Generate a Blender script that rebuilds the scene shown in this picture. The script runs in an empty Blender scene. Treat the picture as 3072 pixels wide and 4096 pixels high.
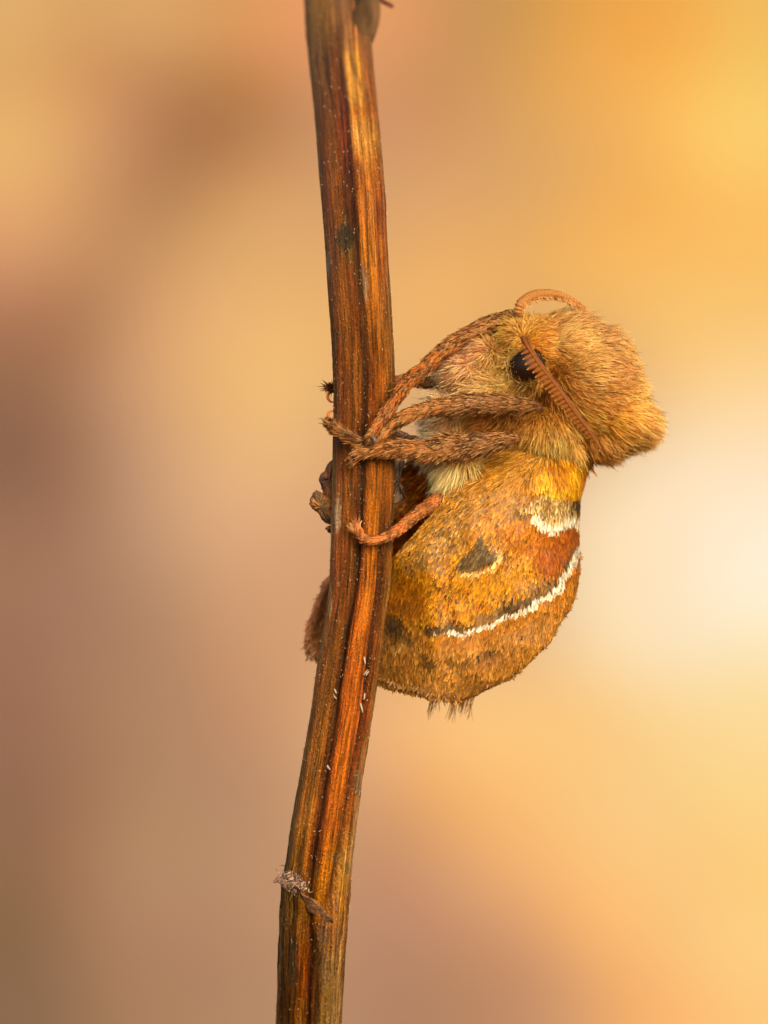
import bpy, bmesh, math
import numpy as np
from mathutils import Vector, Matrix

# 1 Blender unit = 1 cm of the real place (macro subject about 1.6 cm tall)
sc = bpy.context.scene
sc.unit_settings.scale_length = 0.01
D = 14.0                                    # camera distance
cam_d = bpy.data.cameras.new("camera")
cam = bpy.data.objects.new("camera", cam_d)
sc.collection.objects.link(cam)
cam.location = (0, -D, 0)
cam.rotation_euler = (math.radians(90), 0, 0)
cam_d.sensor_fit = 'VERTICAL'
cam_d.sensor_height = 32
cam_d.sensor_width = 24
cam_d.lens = 32 * D / 4.096
cam_d.clip_start = 0.5
cam_d.clip_end = 400
cam_d.dof.use_dof = True
cam_d.dof.focus_distance = D - 0.06
cam_d.dof.aperture_fstop = cam_d.lens / 1000 / 0.19
sc.camera = cam

SUN_EL, SUN_AZ = math.radians(24), math.radians(22)       # azimuth to the right of the camera axis
w = bpy.data.worlds.new("World"); sc.world = w; w.use_nodes = True
nt = w.node_tree
sky = nt.nodes.new("ShaderNodeTexSky"); sky.sky_type = 'NISHITA'; sky.sun_disc = False
sdir = Vector((math.sin(SUN_AZ) * math.cos(SUN_EL), -math.cos(SUN_AZ) * math.cos(SUN_EL), math.sin(SUN_EL)))
sky.sun_elevation = SUN_EL
sky.sun_rotation = math.atan2(sdir.x, sdir.y)
sky.dust_density = 4.0; sky.air_density = 1.0; sky.ozone_density = 0.3
bg = nt.nodes["Background"]; bg.inputs[1].default_value = 0.12
nt.links.new(sky.outputs[0], bg.inputs[0])
sun_d = bpy.data.lights.new("sun", 'SUN'); sun_d.energy = 2.4; sun_d.angle = math.radians(40)
sun_d.color = (1.0, 0.84, 0.58)
sun = bpy.data.objects.new("sun", sun_d); sc.collection.objects.link(sun)
sun.rotation_euler = sdir.to_track_quat('Z', 'Y').to_euler()
sc.view_settings.view_transform = 'Standard'; sc.view_settings.look = 'None'
sc.view_settings.exposure = 0.70; sc.view_settings.gamma = 1.0
sc.cycles.use_denoising = True
sc.cycles.max_bounces = 8

rng = np.random.default_rng(7)
# ---------------------------------------------------------------- helpers
def P(px, py, y=0.0):
    s = (D + y) / D
    return np.array([(px - 1536) / 1000 * s, y, (2048 - py) / 1000 * s])
def Parr(px, py, y):
    s = (D + y) / D
    return np.stack([(px - 1536) / 1000 * s, y + 0 * px, (2048 - py) / 1000 * s], -1)
def topx(p):
    s = (D + p[..., 1]) / D
    return p[..., 0] / s * 1000 + 1536, 2048 - p[..., 2] / s * 1000
def lin(c, k=1.0):
    c = np.asarray(c, float) / 255
    return np.where(c <= 0.04045, c / 12.92, ((c + 0.055) / 1.055) ** 2.4) * k
def _h(ix, iy, iz, seed):
    n = (ix.astype(np.int64) * 374761393 + iy.astype(np.int64) * 668265263 + iz.astype(np.int64) * 2147483647 + seed * 974634777) & 0x7fffffff
    n = ((n ^ (n >> 13)) * 1274126177) & 0x7fffffff
    n = (n ^ (n >> 16)) & 0xffffff
    return n / float(0xffffff)
def noise(x, y, z=0.0, seed=0):
    x, y, z = np.broadcast_arrays(np.asarray(x, float), np.asarray(y, float), np.asarray(z, float))
    ix, iy, iz = np.floor(x), np.floor(y), np.floor(z)
    fx, fy, fz = x - ix, y - iy, z - iz
    fx, fy, fz = [f * f * (3 - 2 * f) for f in (fx, fy, fz)]
    r = 0
    for a in (0, 1):
        for b in (0, 1):
            for c in (0, 1):
                wgt = (fx if a else 1 - fx) * (fy if b else 1 - fy) * (fz if c else 1 - fz)
                r = r + wgt * _h(ix + a, iy + b, iz + c, seed)
    return r * 2 - 1
def fbm(x, y, z=0.0, seed=0, o=3):
    r = 0; a = 1; t = 0
    for k in range(o):
        r = r + a * noise(np.asarray(x) * 2 ** k, np.asarray(y) * 2 ** k, np.asarray(z) * 2 ** k, seed + k * 17); t += a; a *= 0.5
    return r / t
def smooth(a, b, x):
    t = np.clip((x - a) / (b - a), 0, 1); return t * t * (3 - 2 * t)
def unit(v):
    return v / np.maximum(np.linalg.norm(v, axis=-1, keepdims=True), 1e-9)
def catmull(pts, n):
    pts = np.asarray(pts, float); m = len(pts)
    e = np.vstack([2 * pts[0] - pts[1], pts, 2 * pts[-1] - pts[-2]])
    out = []
    for t in np.linspace(0, m - 1 - 1e-6, n):
        i = int(t); f = t - i
        p0, p1, p2, p3 = e[i], e[i + 1], e[i + 2], e[i + 3]
        out.append(0.5 * (2 * p1 + (p2 - p0) * f + (2 * p0 - 5 * p1 + 4 * p2 - p3) * f * f + (3 * p1 - p0 - 3 * p2 + p3) * f ** 3))
    return np.array(out)

def mesh_from(name, V, F, col=None, mat=None, uv=None, smooth_sh=True):
    """V (N,3), F list of (M,k) int arrays, col (N,3) linear"""
    me = bpy.data.meshes.new(name)
    V = np.asarray(V, np.float32)
    if not isinstance(F, (list, tuple)): F = [F]
    F = [np.asarray(f, np.int32) for f in F if len(f)]
    nl = sum(f.size for f in F); npoly = sum(len(f) for f in F)
    me.vertices.add(len(V)); me.vertices.foreach_set("co", V.ravel())
    me.loops.add(nl); me.loops.foreach_set("vertex_index", np.concatenate([f.ravel() for f in F]))
    starts = []; s = 0
    for f in F:
        k = f.shape[1]; starts.append(s + np.arange(len(f)) * k); s += f.size
    me.polygons.add(npoly); me.polygons.foreach_set("loop_start", np.concatenate(starts).astype(np.int32))
    me.polygons.foreach_set("use_smooth", np.full(npoly, smooth_sh))
    me.update(calc_edges=True)
    if col is not None:
        a = me.color_attributes.new("Col", 'FLOAT_COLOR', 'POINT')
        c4 = np.ones((len(V), 4), np.float32); c4[:, :3] = col
        a.data.foreach_set("color", c4.ravel())
    if uv is not None:
        a = me.attributes.new("along", 'FLOAT_VECTOR', 'POINT')
        a.data.foreach_set("vector", np.asarray(uv, np.float32).ravel())
    if mat: me.materials.append(mat)
    return me
def link(name, me, parent=None, loc=None, kind=None, label=None, matrix=None):
    o = bpy.data.objects.new(name, me); sc.collection.objects.link(o)
    if matrix is not None: o.matrix_basis = matrix
    if parent is not None:
        o.parent = parent
        o.matrix_parent_inverse = WORLD[parent.name].inverted()
    WORLD[o.name] = (matrix if matrix is not None else Matrix.Identity(4))
    if kind: o["kind"] = kind
    if label: o["label"] = label
    return o
WORLD = {}
def root_empty(name, loc, label, cat, group=None):
    o = bpy.data.objects.new(name, None); sc.collection.objects.link(o)
    o.location = loc; o.empty_display_size = 0.1
    o["label"] = label; o["category"] = cat
    if group: o["group"] = group
    WORLD[o.name] = Matrix.Translation(loc)
    return o

# ---------------------------------------------------------------- materials
def mat_col(name, rough=0.6, spec=0.3, transl=0.0, bump=None, coat=0.0, sss=0.0):
    m = bpy.data.materials.new(name); m.use_nodes = True
    n = m.node_tree; b = n.nodes["Principled BSDF"]; out = n.nodes["Material Output"]
    a = n.nodes.new("ShaderNodeAttribute"); a.attribute_name = "Col"
    n.links.new(a.outputs["Color"], b.inputs["Base Color"])
    b.inputs["Roughness"].default_value = rough
    b.inputs["Specular IOR Level"].default_value = spec
    if coat: b.inputs["Coat Weight"].default_value = coat; b.inputs["Coat Roughness"].default_value = 0.25
    if sss:
        b.inputs["Subsurface Weight"].default_value = sss
        b.inputs["Subsurface Radius"].default_value = (1, .4, .1); b.inputs["Subsurface Scale"].default_value = 0.03
    if transl:
        t = n.nodes.new("ShaderNodeBsdfTranslucent"); mx = n.nodes.new("ShaderNodeMixShader")
        n.links.new(a.outputs["Color"], t.inputs[0]); mx.inputs[0].default_value = transl
        n.links.new(b.outputs[0], mx.inputs[1]); n.links.new(t.outputs[0], mx.inputs[2])
        n.links.new(mx.outputs[0], out.inputs[0])
    if bump:
        tx = n.nodes.new("ShaderNodeTexNoise"); tx.inputs["Scale"].default_value = bump[0]; tx.inputs["Detail"].default_value = 4
        tc = n.nodes.new("ShaderNodeTexCoord"); n.links.new(tc.outputs["Object"], tx.inputs["Vector"])
        bp = n.nodes.new("ShaderNodeBump"); bp.inputs["Strength"].default_value = bump[1]; bp.inputs["Distance"].default_value = 0.01
        n.links.new(tx.outputs[0], bp.inputs["Height"]); n.links.new(bp.outputs[0], b.inputs["Normal"])
    return m
M_fur = mat_col("moth_fur", 0.5, 0.2, 0.48)
M_scale = mat_col("wing_scales", 0.45, 0.3, 0.3)
M_membrane = mat_col("wing_membrane", 0.6, 0.2, 0.6)
M_skin = mat_col("moth_skin", 0.7, 0.2, bump=(60, .5))
M_horn = mat_col("antenna_chitin", 0.5, 0.12)
M_gloss = mat_col("glossy_chitin", 0.42, 0.25)
M_debris = mat_col("withered_bract", 0.85, 0.15, bump=(90, 1.0))

def stem_material():
    m = bpy.data.materials.new("dry_stem_bark"); m.use_nodes = True
    n = m.node_tree; b = n.nodes["Principled BSDF"]; L = n.links.new
    a = n.nodes.new("ShaderNodeAttribute"); a.attribute_name = "Col"
    uv = n.nodes.new("ShaderNodeAttribute"); uv.attribute_name = "along"
    def mapping(sx, sy, sz=1):
        mp = n.nodes.new("ShaderNodeMapping"); mp.inputs["Scale"].default_value = (sx, sy, sz)
        L(uv.outputs["Vector"], mp.inputs["Vector"]); return mp
    def nz(mp, sc_, det=4, rough=.6):
        t = n.nodes.new("ShaderNodeTexNoise"); t.inputs["Scale"].default_value = sc_; t.inputs["Detail"].default_value = det
        t.inputs["Roughness"].default_value = rough; L(mp.outputs[0], t.inputs["Vector"]); return t
    # long fibres
    fib = nz(mapping(1, 0.045), 120, 6, .75)
    fr = n.nodes.new("ShaderNodeMapRange"); fr.inputs[1].default_value = .34; fr.inputs[2].default_value = .66
    fr.inputs[3].default_value = .12; fr.inputs[4].default_value = 2.1
    L(fib.outputs[0], fr.inputs[0])
    grn = nz(mapping(1, .5), 230, 2, .5)
    g2 = n.nodes.new("ShaderNodeMapRange"); g2.inputs[1].default_value = .3; g2.inputs[2].default_value = .7
    g2.inputs[3].default_value = .55; g2.inputs[4].default_value = 1.45; L(grn.outputs[0], g2.inputs[0])
    gm = n.nodes.new("ShaderNodeMath"); gm.operation = 'MULTIPLY'; L(fr.outputs[0], gm.inputs[0]); L(g2.outputs[0], gm.inputs[1])
    mul = n.nodes.new("ShaderNodeVectorMath"); mul.operation = 'SCALE'
    L(a.outputs["Color"], mul.inputs[0]); L(gm.outputs[0], mul.inputs["Scale"])
    # dark stains
    st = nz(mapping(1, 0.3), 9, 6, .7)
    sr = n.nodes.new("ShaderNodeMapRange"); sr.inputs[1].default_value = .56; sr.inputs[2].default_value = .74
    sr.inputs[3].default_value = 0; sr.inputs[4].default_value = .55
    L(st.outputs[0], sr.inputs[0])
    m1 = n.nodes.new("ShaderNodeMix"); m1.data_type = 'RGBA'; m1.inputs[7].default_value = (.035, .02, .01, 1)
    L(sr.outputs[0], m1.inputs[0]); L(mul.outputs[0], m1.inputs[6])
    # pale dust specks and hairs
    vo = n.nodes.new("ShaderNodeTexVoronoi"); vo.inputs["Scale"].default_value = 60; vo.inputs["Randomness"].default_value = 1
    mpv = mapping(1, .55); L(mpv.outputs[0], vo.inputs["Vector"])
    vr = n.nodes.new("ShaderNodeMapRange"); vr.inputs[1].default_value = .08; vr.inputs[2].default_value = .2
    vr.inputs[3].default_value = 1; vr.inputs[4].default_value = 0
    L(vo.outputs["Distance"], vr.inputs[0])
    gate = nz(mapping(1, 1), 14, 2); gr = n.nodes.new("ShaderNodeMapRange"); gr.inputs[1].default_value = .42; gr.inputs[2].default_value = .56
    L(gate.outputs[0], gr.inputs[0])
    mm = n.nodes.new("ShaderNodeMath"); mm.operation = 'MULTIPLY'; L(vr.outputs[0], mm.inputs[0]); L(gr.outputs[0], mm.inputs[1])
    mm2 = n.nodes.new("ShaderNodeMath"); mm2.operation = 'MULTIPLY'; L(mm.outputs[0], mm2.inputs[0]); mm2.inputs[1].default_value = .75
    m2 = n.nodes.new("ShaderNodeMix"); m2.data_type = 'RGBA'; m2.inputs[7].default_value = (.55, .36, .2, 1)
    L(mm2.outputs[0], m2.inputs[0]); L(m1.outputs[2], m2.inputs[6])
    L(m2.outputs[2], b.inputs["Base Color"])
    # bump: fibres + grain
    gn = nz(mapping(1, .45), 130, 3, .7)
    ad = n.nodes.new("ShaderNodeMath"); ad.operation = 'ADD'; L(fib.outputs[0], ad.inputs[0]); L(gn.outputs[0], ad.inputs[1])
    ad2 = n.nodes.new("ShaderNodeMath"); ad2.operation = 'ADD'; L(ad.outputs[0], ad2.inputs[0]); L(mm.outputs[0], ad2.inputs[1])
    bp = n.nodes.new("ShaderNodeBump"); bp.inputs["Strength"].default_value = .9; bp.inputs["Distance"].default_value = .012
    L(ad2.outputs[0], bp.inputs["Height"]); L(bp.outputs[0], b.inputs["Normal"])
    b.inputs["Roughness"].default_value = .36; b.inputs["Specular IOR Level"].default_value = .3; b.inputs['Specular Tint'].default_value = (1, .7, .35, 1)
    return m
M_stem = stem_material()

# ---------------------------------------------------------------- background sheet: blurred brown vegetation, bright sky glow painted into its colours
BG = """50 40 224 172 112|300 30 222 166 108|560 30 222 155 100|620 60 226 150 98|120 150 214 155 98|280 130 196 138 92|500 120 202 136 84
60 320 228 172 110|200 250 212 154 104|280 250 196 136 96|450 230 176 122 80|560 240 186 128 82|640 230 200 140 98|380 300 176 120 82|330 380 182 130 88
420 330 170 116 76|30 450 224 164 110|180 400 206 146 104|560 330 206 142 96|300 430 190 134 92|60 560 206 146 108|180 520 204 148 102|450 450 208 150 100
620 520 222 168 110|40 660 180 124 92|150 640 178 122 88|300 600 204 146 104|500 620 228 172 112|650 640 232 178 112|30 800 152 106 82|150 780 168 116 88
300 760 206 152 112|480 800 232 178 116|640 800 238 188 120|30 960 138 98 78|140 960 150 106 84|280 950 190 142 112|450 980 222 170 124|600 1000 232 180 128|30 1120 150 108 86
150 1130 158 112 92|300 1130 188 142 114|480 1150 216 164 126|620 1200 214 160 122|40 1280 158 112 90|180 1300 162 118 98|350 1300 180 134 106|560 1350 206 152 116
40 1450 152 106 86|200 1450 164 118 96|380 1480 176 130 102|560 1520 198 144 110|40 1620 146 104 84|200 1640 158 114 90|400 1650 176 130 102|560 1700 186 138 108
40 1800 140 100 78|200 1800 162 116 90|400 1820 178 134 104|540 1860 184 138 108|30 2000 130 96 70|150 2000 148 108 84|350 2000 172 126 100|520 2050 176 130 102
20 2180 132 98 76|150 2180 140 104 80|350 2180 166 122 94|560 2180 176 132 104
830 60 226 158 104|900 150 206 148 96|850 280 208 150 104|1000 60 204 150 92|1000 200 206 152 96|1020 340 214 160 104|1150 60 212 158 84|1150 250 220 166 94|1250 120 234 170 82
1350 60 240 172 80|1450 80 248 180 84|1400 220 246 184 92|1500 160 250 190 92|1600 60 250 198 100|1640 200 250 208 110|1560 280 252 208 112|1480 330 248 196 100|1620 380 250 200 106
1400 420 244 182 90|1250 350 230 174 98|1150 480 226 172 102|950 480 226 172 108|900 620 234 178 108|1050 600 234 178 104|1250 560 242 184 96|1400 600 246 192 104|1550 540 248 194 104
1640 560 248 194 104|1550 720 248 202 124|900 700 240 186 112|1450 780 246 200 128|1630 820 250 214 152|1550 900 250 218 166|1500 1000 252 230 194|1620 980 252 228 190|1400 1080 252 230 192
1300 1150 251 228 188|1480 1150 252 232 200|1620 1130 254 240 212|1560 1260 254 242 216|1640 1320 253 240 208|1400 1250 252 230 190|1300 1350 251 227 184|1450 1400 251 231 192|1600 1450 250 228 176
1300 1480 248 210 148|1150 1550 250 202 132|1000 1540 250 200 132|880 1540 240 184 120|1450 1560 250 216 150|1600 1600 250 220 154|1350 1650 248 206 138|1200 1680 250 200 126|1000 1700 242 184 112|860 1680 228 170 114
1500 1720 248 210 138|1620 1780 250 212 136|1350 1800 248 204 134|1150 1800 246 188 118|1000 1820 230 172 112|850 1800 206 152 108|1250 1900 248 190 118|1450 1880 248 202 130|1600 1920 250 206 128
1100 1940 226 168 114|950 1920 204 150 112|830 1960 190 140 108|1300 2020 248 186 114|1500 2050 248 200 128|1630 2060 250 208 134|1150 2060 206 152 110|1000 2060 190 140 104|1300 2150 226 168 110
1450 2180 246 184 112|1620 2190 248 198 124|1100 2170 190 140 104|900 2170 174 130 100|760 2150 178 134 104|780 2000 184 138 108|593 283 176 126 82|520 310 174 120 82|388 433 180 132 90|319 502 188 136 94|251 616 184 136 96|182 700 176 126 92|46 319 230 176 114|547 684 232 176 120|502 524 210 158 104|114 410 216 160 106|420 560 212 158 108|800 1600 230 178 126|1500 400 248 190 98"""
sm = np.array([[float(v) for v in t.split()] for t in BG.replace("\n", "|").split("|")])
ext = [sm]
for ax, lim in ((0, 1659), (1, 2212)):          # painted colours are mirrored beyond the frame
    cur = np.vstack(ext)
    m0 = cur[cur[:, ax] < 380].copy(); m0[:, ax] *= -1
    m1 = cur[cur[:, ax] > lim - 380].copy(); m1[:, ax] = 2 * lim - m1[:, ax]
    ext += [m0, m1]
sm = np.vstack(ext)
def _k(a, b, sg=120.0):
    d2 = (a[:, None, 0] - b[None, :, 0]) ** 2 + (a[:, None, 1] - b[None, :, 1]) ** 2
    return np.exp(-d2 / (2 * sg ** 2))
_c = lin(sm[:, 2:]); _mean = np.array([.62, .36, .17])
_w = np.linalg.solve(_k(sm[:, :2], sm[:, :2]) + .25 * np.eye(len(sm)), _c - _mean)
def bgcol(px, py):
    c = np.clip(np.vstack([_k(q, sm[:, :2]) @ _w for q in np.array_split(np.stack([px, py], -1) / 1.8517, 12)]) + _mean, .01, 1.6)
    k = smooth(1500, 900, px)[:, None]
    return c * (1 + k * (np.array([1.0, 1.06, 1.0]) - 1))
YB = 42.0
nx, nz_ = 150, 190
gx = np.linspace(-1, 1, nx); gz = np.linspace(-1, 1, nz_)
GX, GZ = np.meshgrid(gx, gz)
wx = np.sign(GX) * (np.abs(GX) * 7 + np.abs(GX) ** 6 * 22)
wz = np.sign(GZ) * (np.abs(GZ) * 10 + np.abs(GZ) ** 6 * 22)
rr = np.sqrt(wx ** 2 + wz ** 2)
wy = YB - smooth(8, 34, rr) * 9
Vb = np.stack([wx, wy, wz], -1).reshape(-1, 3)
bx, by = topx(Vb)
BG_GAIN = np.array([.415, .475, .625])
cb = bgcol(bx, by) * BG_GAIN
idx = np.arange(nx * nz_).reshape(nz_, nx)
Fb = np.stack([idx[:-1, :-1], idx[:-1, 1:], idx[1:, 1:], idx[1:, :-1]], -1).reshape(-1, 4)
M_bg = mat_col("backdrop_glow_paint", 0.95, 0.0)
backdrop = link("painted_glow_backdrop", mesh_from("painted_glow_backdrop", Vb, Fb, np.clip(cb, 0, .97), M_bg), kind="structure")
backdrop["label"] = "backdrop sheet behind the stem, blurred brown vegetation and golden sky glow painted on"

# ---------------------------------------------------------------- stem
EDGE = np.array([(-200,1205,1440),(0,1217,1478),(116,1222,1483),(253,1237,1492),(398,1254,1506),(542,1268,1520),(796,1287,1543),(945,1300,1547),(1162,1313,1561),
 (1342,1326,1571),(1487,1333,1578),(1596,1335,1577),(1762,1333,1577),(1942,1330,1579),(2123,1325,1570),(2240,1320,1566),(2353,1316,1557),(2440,1305,1545),(2534,1289,1532),(2642,1272,1519),
 (2715,1259,1509),(2823,1245,1494),(2900,1234,1481),(3062,1204,1457),(3242,1175,1433),(3423,1149,1413),(3500,1136,1406),(3560,1128,1400),(3625,1122,1395),(3734,1115,1388),(3842,1113,1377),(4096,1106,1365),(4300,1104,1360)], float)
def edges(py): return np.interp(py, EDGE[:, 0], EDGE[:, 1]), np.interp(py, EDGE[:, 0], EDGE[:, 2])
def sm_edges(py):
    a = 0; b = 0
    for k in (-40, -20, 0, 20, 40):
        l, r = edges(py + k); a = a + l; b = b + r
    return a / 5, b / 5
def stem_y(py): return 1.7 * np.clip((1250 - py) / 1250, 0, 2) ** 1.9 + .35 * np.clip((py - 3300) / 800, 0, 2) ** 1.5
GA = np.array([(0,.5),(872,.49),(1306,.565),(1523,.54),(1822,.51),(2063,.46),(2244,.455),(2534,.377),(2896,.41),(3242,.407),(3423,.39),(3560,.40),(3770,.52),(4096,.5)])
GB = np.array([(0,.84),(900,.86),(1300,.84),(2100,.82),(2534,.828),(2896,.85),(3242,.826),(3423,.784),(3553,.74),(3770,.62),(4096,.6)])
NR, NT = 860, 176
pys = np.linspace(-180, 4280, NR); th = np.linspace(0, 2 * np.pi, NT, endpoint=False)
PY, TH = np.meshgrid(pys, th, indexing='ij')
Lx, Rx = sm_edges(PY)
yc = stem_y(PY)
u = (1 + np.cos(TH)) / 2
front = np.sin(TH) < 0
hw = (Rx - Lx) / 2000
rad = np.ones_like(u)
ga = np.interp(PY, GA[:, 0], GA[:, 1]); gb = np.interp(PY, GB[:, 0], GB[:, 1])
ga = ga + .012 * noise(PY / 90, 0, 0, 5); gb = gb + .01 * noise(PY / 90, 3, 0, 5)
def ang(uu): return np.arccos(np.clip(2 * uu - 1, -1, 1))
dA = np.where(front, TH - (2 * np.pi - ang(ga)), 9); dB = np.where(front, TH - (2 * np.pi - ang(gb)), 9)
ampA = np.interp(PY, [0, 700, 1200, 1800, 2300, 3500, 3700], [.05, .1, .18, .2, .24, .24, .08])
ampB = np.interp(PY, [0, 900, 1900, 2300, 3500, 3700], [.03, .05, .12, .2, .2, .05])
rad -= ampA * np.exp(-(dA / .11) ** 2) + ampB * np.exp(-(dB / .09) ** 2)
rad += .05 * np.exp(-((dA - .45) / .28) ** 2) + .05 * np.exp(-((dB - .3) / .16) ** 2)
rad -= np.where(front, 0, .13 * np.exp(-((TH - 1.6) / .14) ** 2))
cx, sx_ = np.cos(TH), np.sin(TH)
rad += .022 * noise(cx * 7, sx_ * 7, PY / 420, 11) + .010 * noise(cx * 20, sx_ * 20, PY / 300, 12)
rough = .014 + .03 * smooth(3480, 3620, PY) + .008 * smooth(2600, 2900, PY) * (u > .9)
rad += rough * fbm(cx * 14, sx_ * 14, PY / 60, 13) * 1.2
rad += .012 * fbm(cx * 30, sx_ * 30, PY / 14, 14) * (noise(cx * 3, sx_ * 3, PY / 120, 15) > .1)
# leaf scar swelling at the lower node
scar = np.exp(-((PY - (3545 + (u - .1) * 230)) / 38) ** 2) * front * (u < .75)
rad += .06 * scar
x = (Lx + Rx) / 2 + (Rx - Lx) / 2 * rad * np.cos(TH)
yy = yc + hw * .92 * rad * np.sin(TH)
s_ = (D + yc) / D
V = np.stack([(x - 1536) / 1000 * s_, yy, (2048 - PY) / 1000 * s_], -1)
CT = {  # bark bands in lit tones; the bright upper streak is a painted highlight
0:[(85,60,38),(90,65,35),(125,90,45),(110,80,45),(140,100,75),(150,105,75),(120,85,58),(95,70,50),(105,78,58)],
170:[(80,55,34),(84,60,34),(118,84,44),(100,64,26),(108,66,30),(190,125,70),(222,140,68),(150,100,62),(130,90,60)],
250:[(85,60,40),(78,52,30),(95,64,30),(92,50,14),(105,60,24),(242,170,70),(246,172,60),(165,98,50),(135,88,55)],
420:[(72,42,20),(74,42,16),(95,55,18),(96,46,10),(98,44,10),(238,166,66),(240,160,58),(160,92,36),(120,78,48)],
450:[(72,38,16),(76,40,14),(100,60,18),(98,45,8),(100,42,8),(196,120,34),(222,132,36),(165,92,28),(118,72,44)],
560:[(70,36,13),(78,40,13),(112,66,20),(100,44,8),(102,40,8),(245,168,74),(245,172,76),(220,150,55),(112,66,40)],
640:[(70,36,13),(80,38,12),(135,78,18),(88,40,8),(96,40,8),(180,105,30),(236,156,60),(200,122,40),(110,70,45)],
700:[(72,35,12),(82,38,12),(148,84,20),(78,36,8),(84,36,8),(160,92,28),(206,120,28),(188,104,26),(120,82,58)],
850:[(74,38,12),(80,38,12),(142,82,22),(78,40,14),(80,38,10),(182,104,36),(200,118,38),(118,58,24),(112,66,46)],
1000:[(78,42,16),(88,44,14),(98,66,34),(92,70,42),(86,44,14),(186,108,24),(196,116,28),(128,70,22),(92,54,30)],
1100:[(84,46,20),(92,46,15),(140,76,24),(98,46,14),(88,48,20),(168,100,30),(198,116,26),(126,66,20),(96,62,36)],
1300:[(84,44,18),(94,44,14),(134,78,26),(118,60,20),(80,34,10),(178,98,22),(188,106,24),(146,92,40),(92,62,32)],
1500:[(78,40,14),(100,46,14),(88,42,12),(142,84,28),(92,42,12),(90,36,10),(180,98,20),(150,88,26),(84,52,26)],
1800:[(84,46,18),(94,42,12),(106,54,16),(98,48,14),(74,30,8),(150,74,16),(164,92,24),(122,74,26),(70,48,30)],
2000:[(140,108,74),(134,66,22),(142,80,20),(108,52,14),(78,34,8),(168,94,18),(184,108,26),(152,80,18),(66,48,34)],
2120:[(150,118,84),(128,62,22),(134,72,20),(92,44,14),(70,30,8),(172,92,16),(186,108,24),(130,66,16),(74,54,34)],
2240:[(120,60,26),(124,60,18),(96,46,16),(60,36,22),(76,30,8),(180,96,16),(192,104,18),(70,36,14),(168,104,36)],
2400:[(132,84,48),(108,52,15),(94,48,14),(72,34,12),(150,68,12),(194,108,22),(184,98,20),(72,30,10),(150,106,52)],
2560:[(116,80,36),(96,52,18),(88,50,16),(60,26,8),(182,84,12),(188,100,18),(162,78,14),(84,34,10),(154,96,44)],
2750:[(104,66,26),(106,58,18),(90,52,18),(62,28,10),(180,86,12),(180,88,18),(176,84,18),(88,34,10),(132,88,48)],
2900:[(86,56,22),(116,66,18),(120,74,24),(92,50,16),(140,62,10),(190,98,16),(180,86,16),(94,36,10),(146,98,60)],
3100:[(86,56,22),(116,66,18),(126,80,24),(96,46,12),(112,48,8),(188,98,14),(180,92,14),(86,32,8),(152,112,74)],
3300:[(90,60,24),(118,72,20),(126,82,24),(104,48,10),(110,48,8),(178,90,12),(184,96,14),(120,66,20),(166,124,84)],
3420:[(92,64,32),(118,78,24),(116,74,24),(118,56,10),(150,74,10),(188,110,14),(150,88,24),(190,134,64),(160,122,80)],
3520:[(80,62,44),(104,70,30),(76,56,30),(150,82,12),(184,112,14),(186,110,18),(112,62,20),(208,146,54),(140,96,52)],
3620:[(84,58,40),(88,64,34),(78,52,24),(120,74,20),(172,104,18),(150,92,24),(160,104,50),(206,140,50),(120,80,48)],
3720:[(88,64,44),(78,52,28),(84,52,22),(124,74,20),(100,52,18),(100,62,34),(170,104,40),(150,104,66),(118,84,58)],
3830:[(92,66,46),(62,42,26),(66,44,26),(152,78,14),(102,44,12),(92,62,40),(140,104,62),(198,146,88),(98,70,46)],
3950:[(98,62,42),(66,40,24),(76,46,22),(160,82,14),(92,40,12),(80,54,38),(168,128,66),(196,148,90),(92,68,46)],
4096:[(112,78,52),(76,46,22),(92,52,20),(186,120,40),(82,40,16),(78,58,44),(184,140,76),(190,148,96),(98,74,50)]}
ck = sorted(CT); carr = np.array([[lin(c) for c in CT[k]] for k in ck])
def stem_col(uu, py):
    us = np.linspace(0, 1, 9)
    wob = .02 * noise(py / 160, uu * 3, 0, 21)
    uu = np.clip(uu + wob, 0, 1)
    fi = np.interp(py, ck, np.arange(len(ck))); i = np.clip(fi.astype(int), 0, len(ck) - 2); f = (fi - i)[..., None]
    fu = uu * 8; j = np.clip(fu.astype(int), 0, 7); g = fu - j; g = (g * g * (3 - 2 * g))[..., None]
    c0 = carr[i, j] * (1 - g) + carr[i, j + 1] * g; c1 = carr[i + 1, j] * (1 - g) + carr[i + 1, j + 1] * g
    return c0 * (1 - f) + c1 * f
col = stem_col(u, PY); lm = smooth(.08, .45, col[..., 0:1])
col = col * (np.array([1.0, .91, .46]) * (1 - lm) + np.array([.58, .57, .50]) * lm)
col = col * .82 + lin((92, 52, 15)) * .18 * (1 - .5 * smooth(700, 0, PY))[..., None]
streak = fbm(np.cos(TH) * 16, np.sin(TH) * 16, PY / 500, 31, 3)
col = col * np.clip(1 + .95 * streak[..., None], .25, 2)
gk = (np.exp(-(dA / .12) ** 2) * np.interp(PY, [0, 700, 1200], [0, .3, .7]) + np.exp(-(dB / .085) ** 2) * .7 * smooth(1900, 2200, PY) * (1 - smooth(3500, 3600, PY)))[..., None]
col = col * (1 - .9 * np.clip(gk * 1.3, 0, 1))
def patch(cxp, cyp, rx, ry, c, k=1.0, seed=40):
    global col
    m = np.sqrt(((x - cxp) / rx) ** 2 + ((PY - cyp) / ry) ** 2) + .45 * fbm(x / 14, PY / 14, 0, seed)
    m = (smooth(1.15, .6, m) * front * k)[..., None]
    col = col * (1 - m) + lin(c) * m
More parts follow.
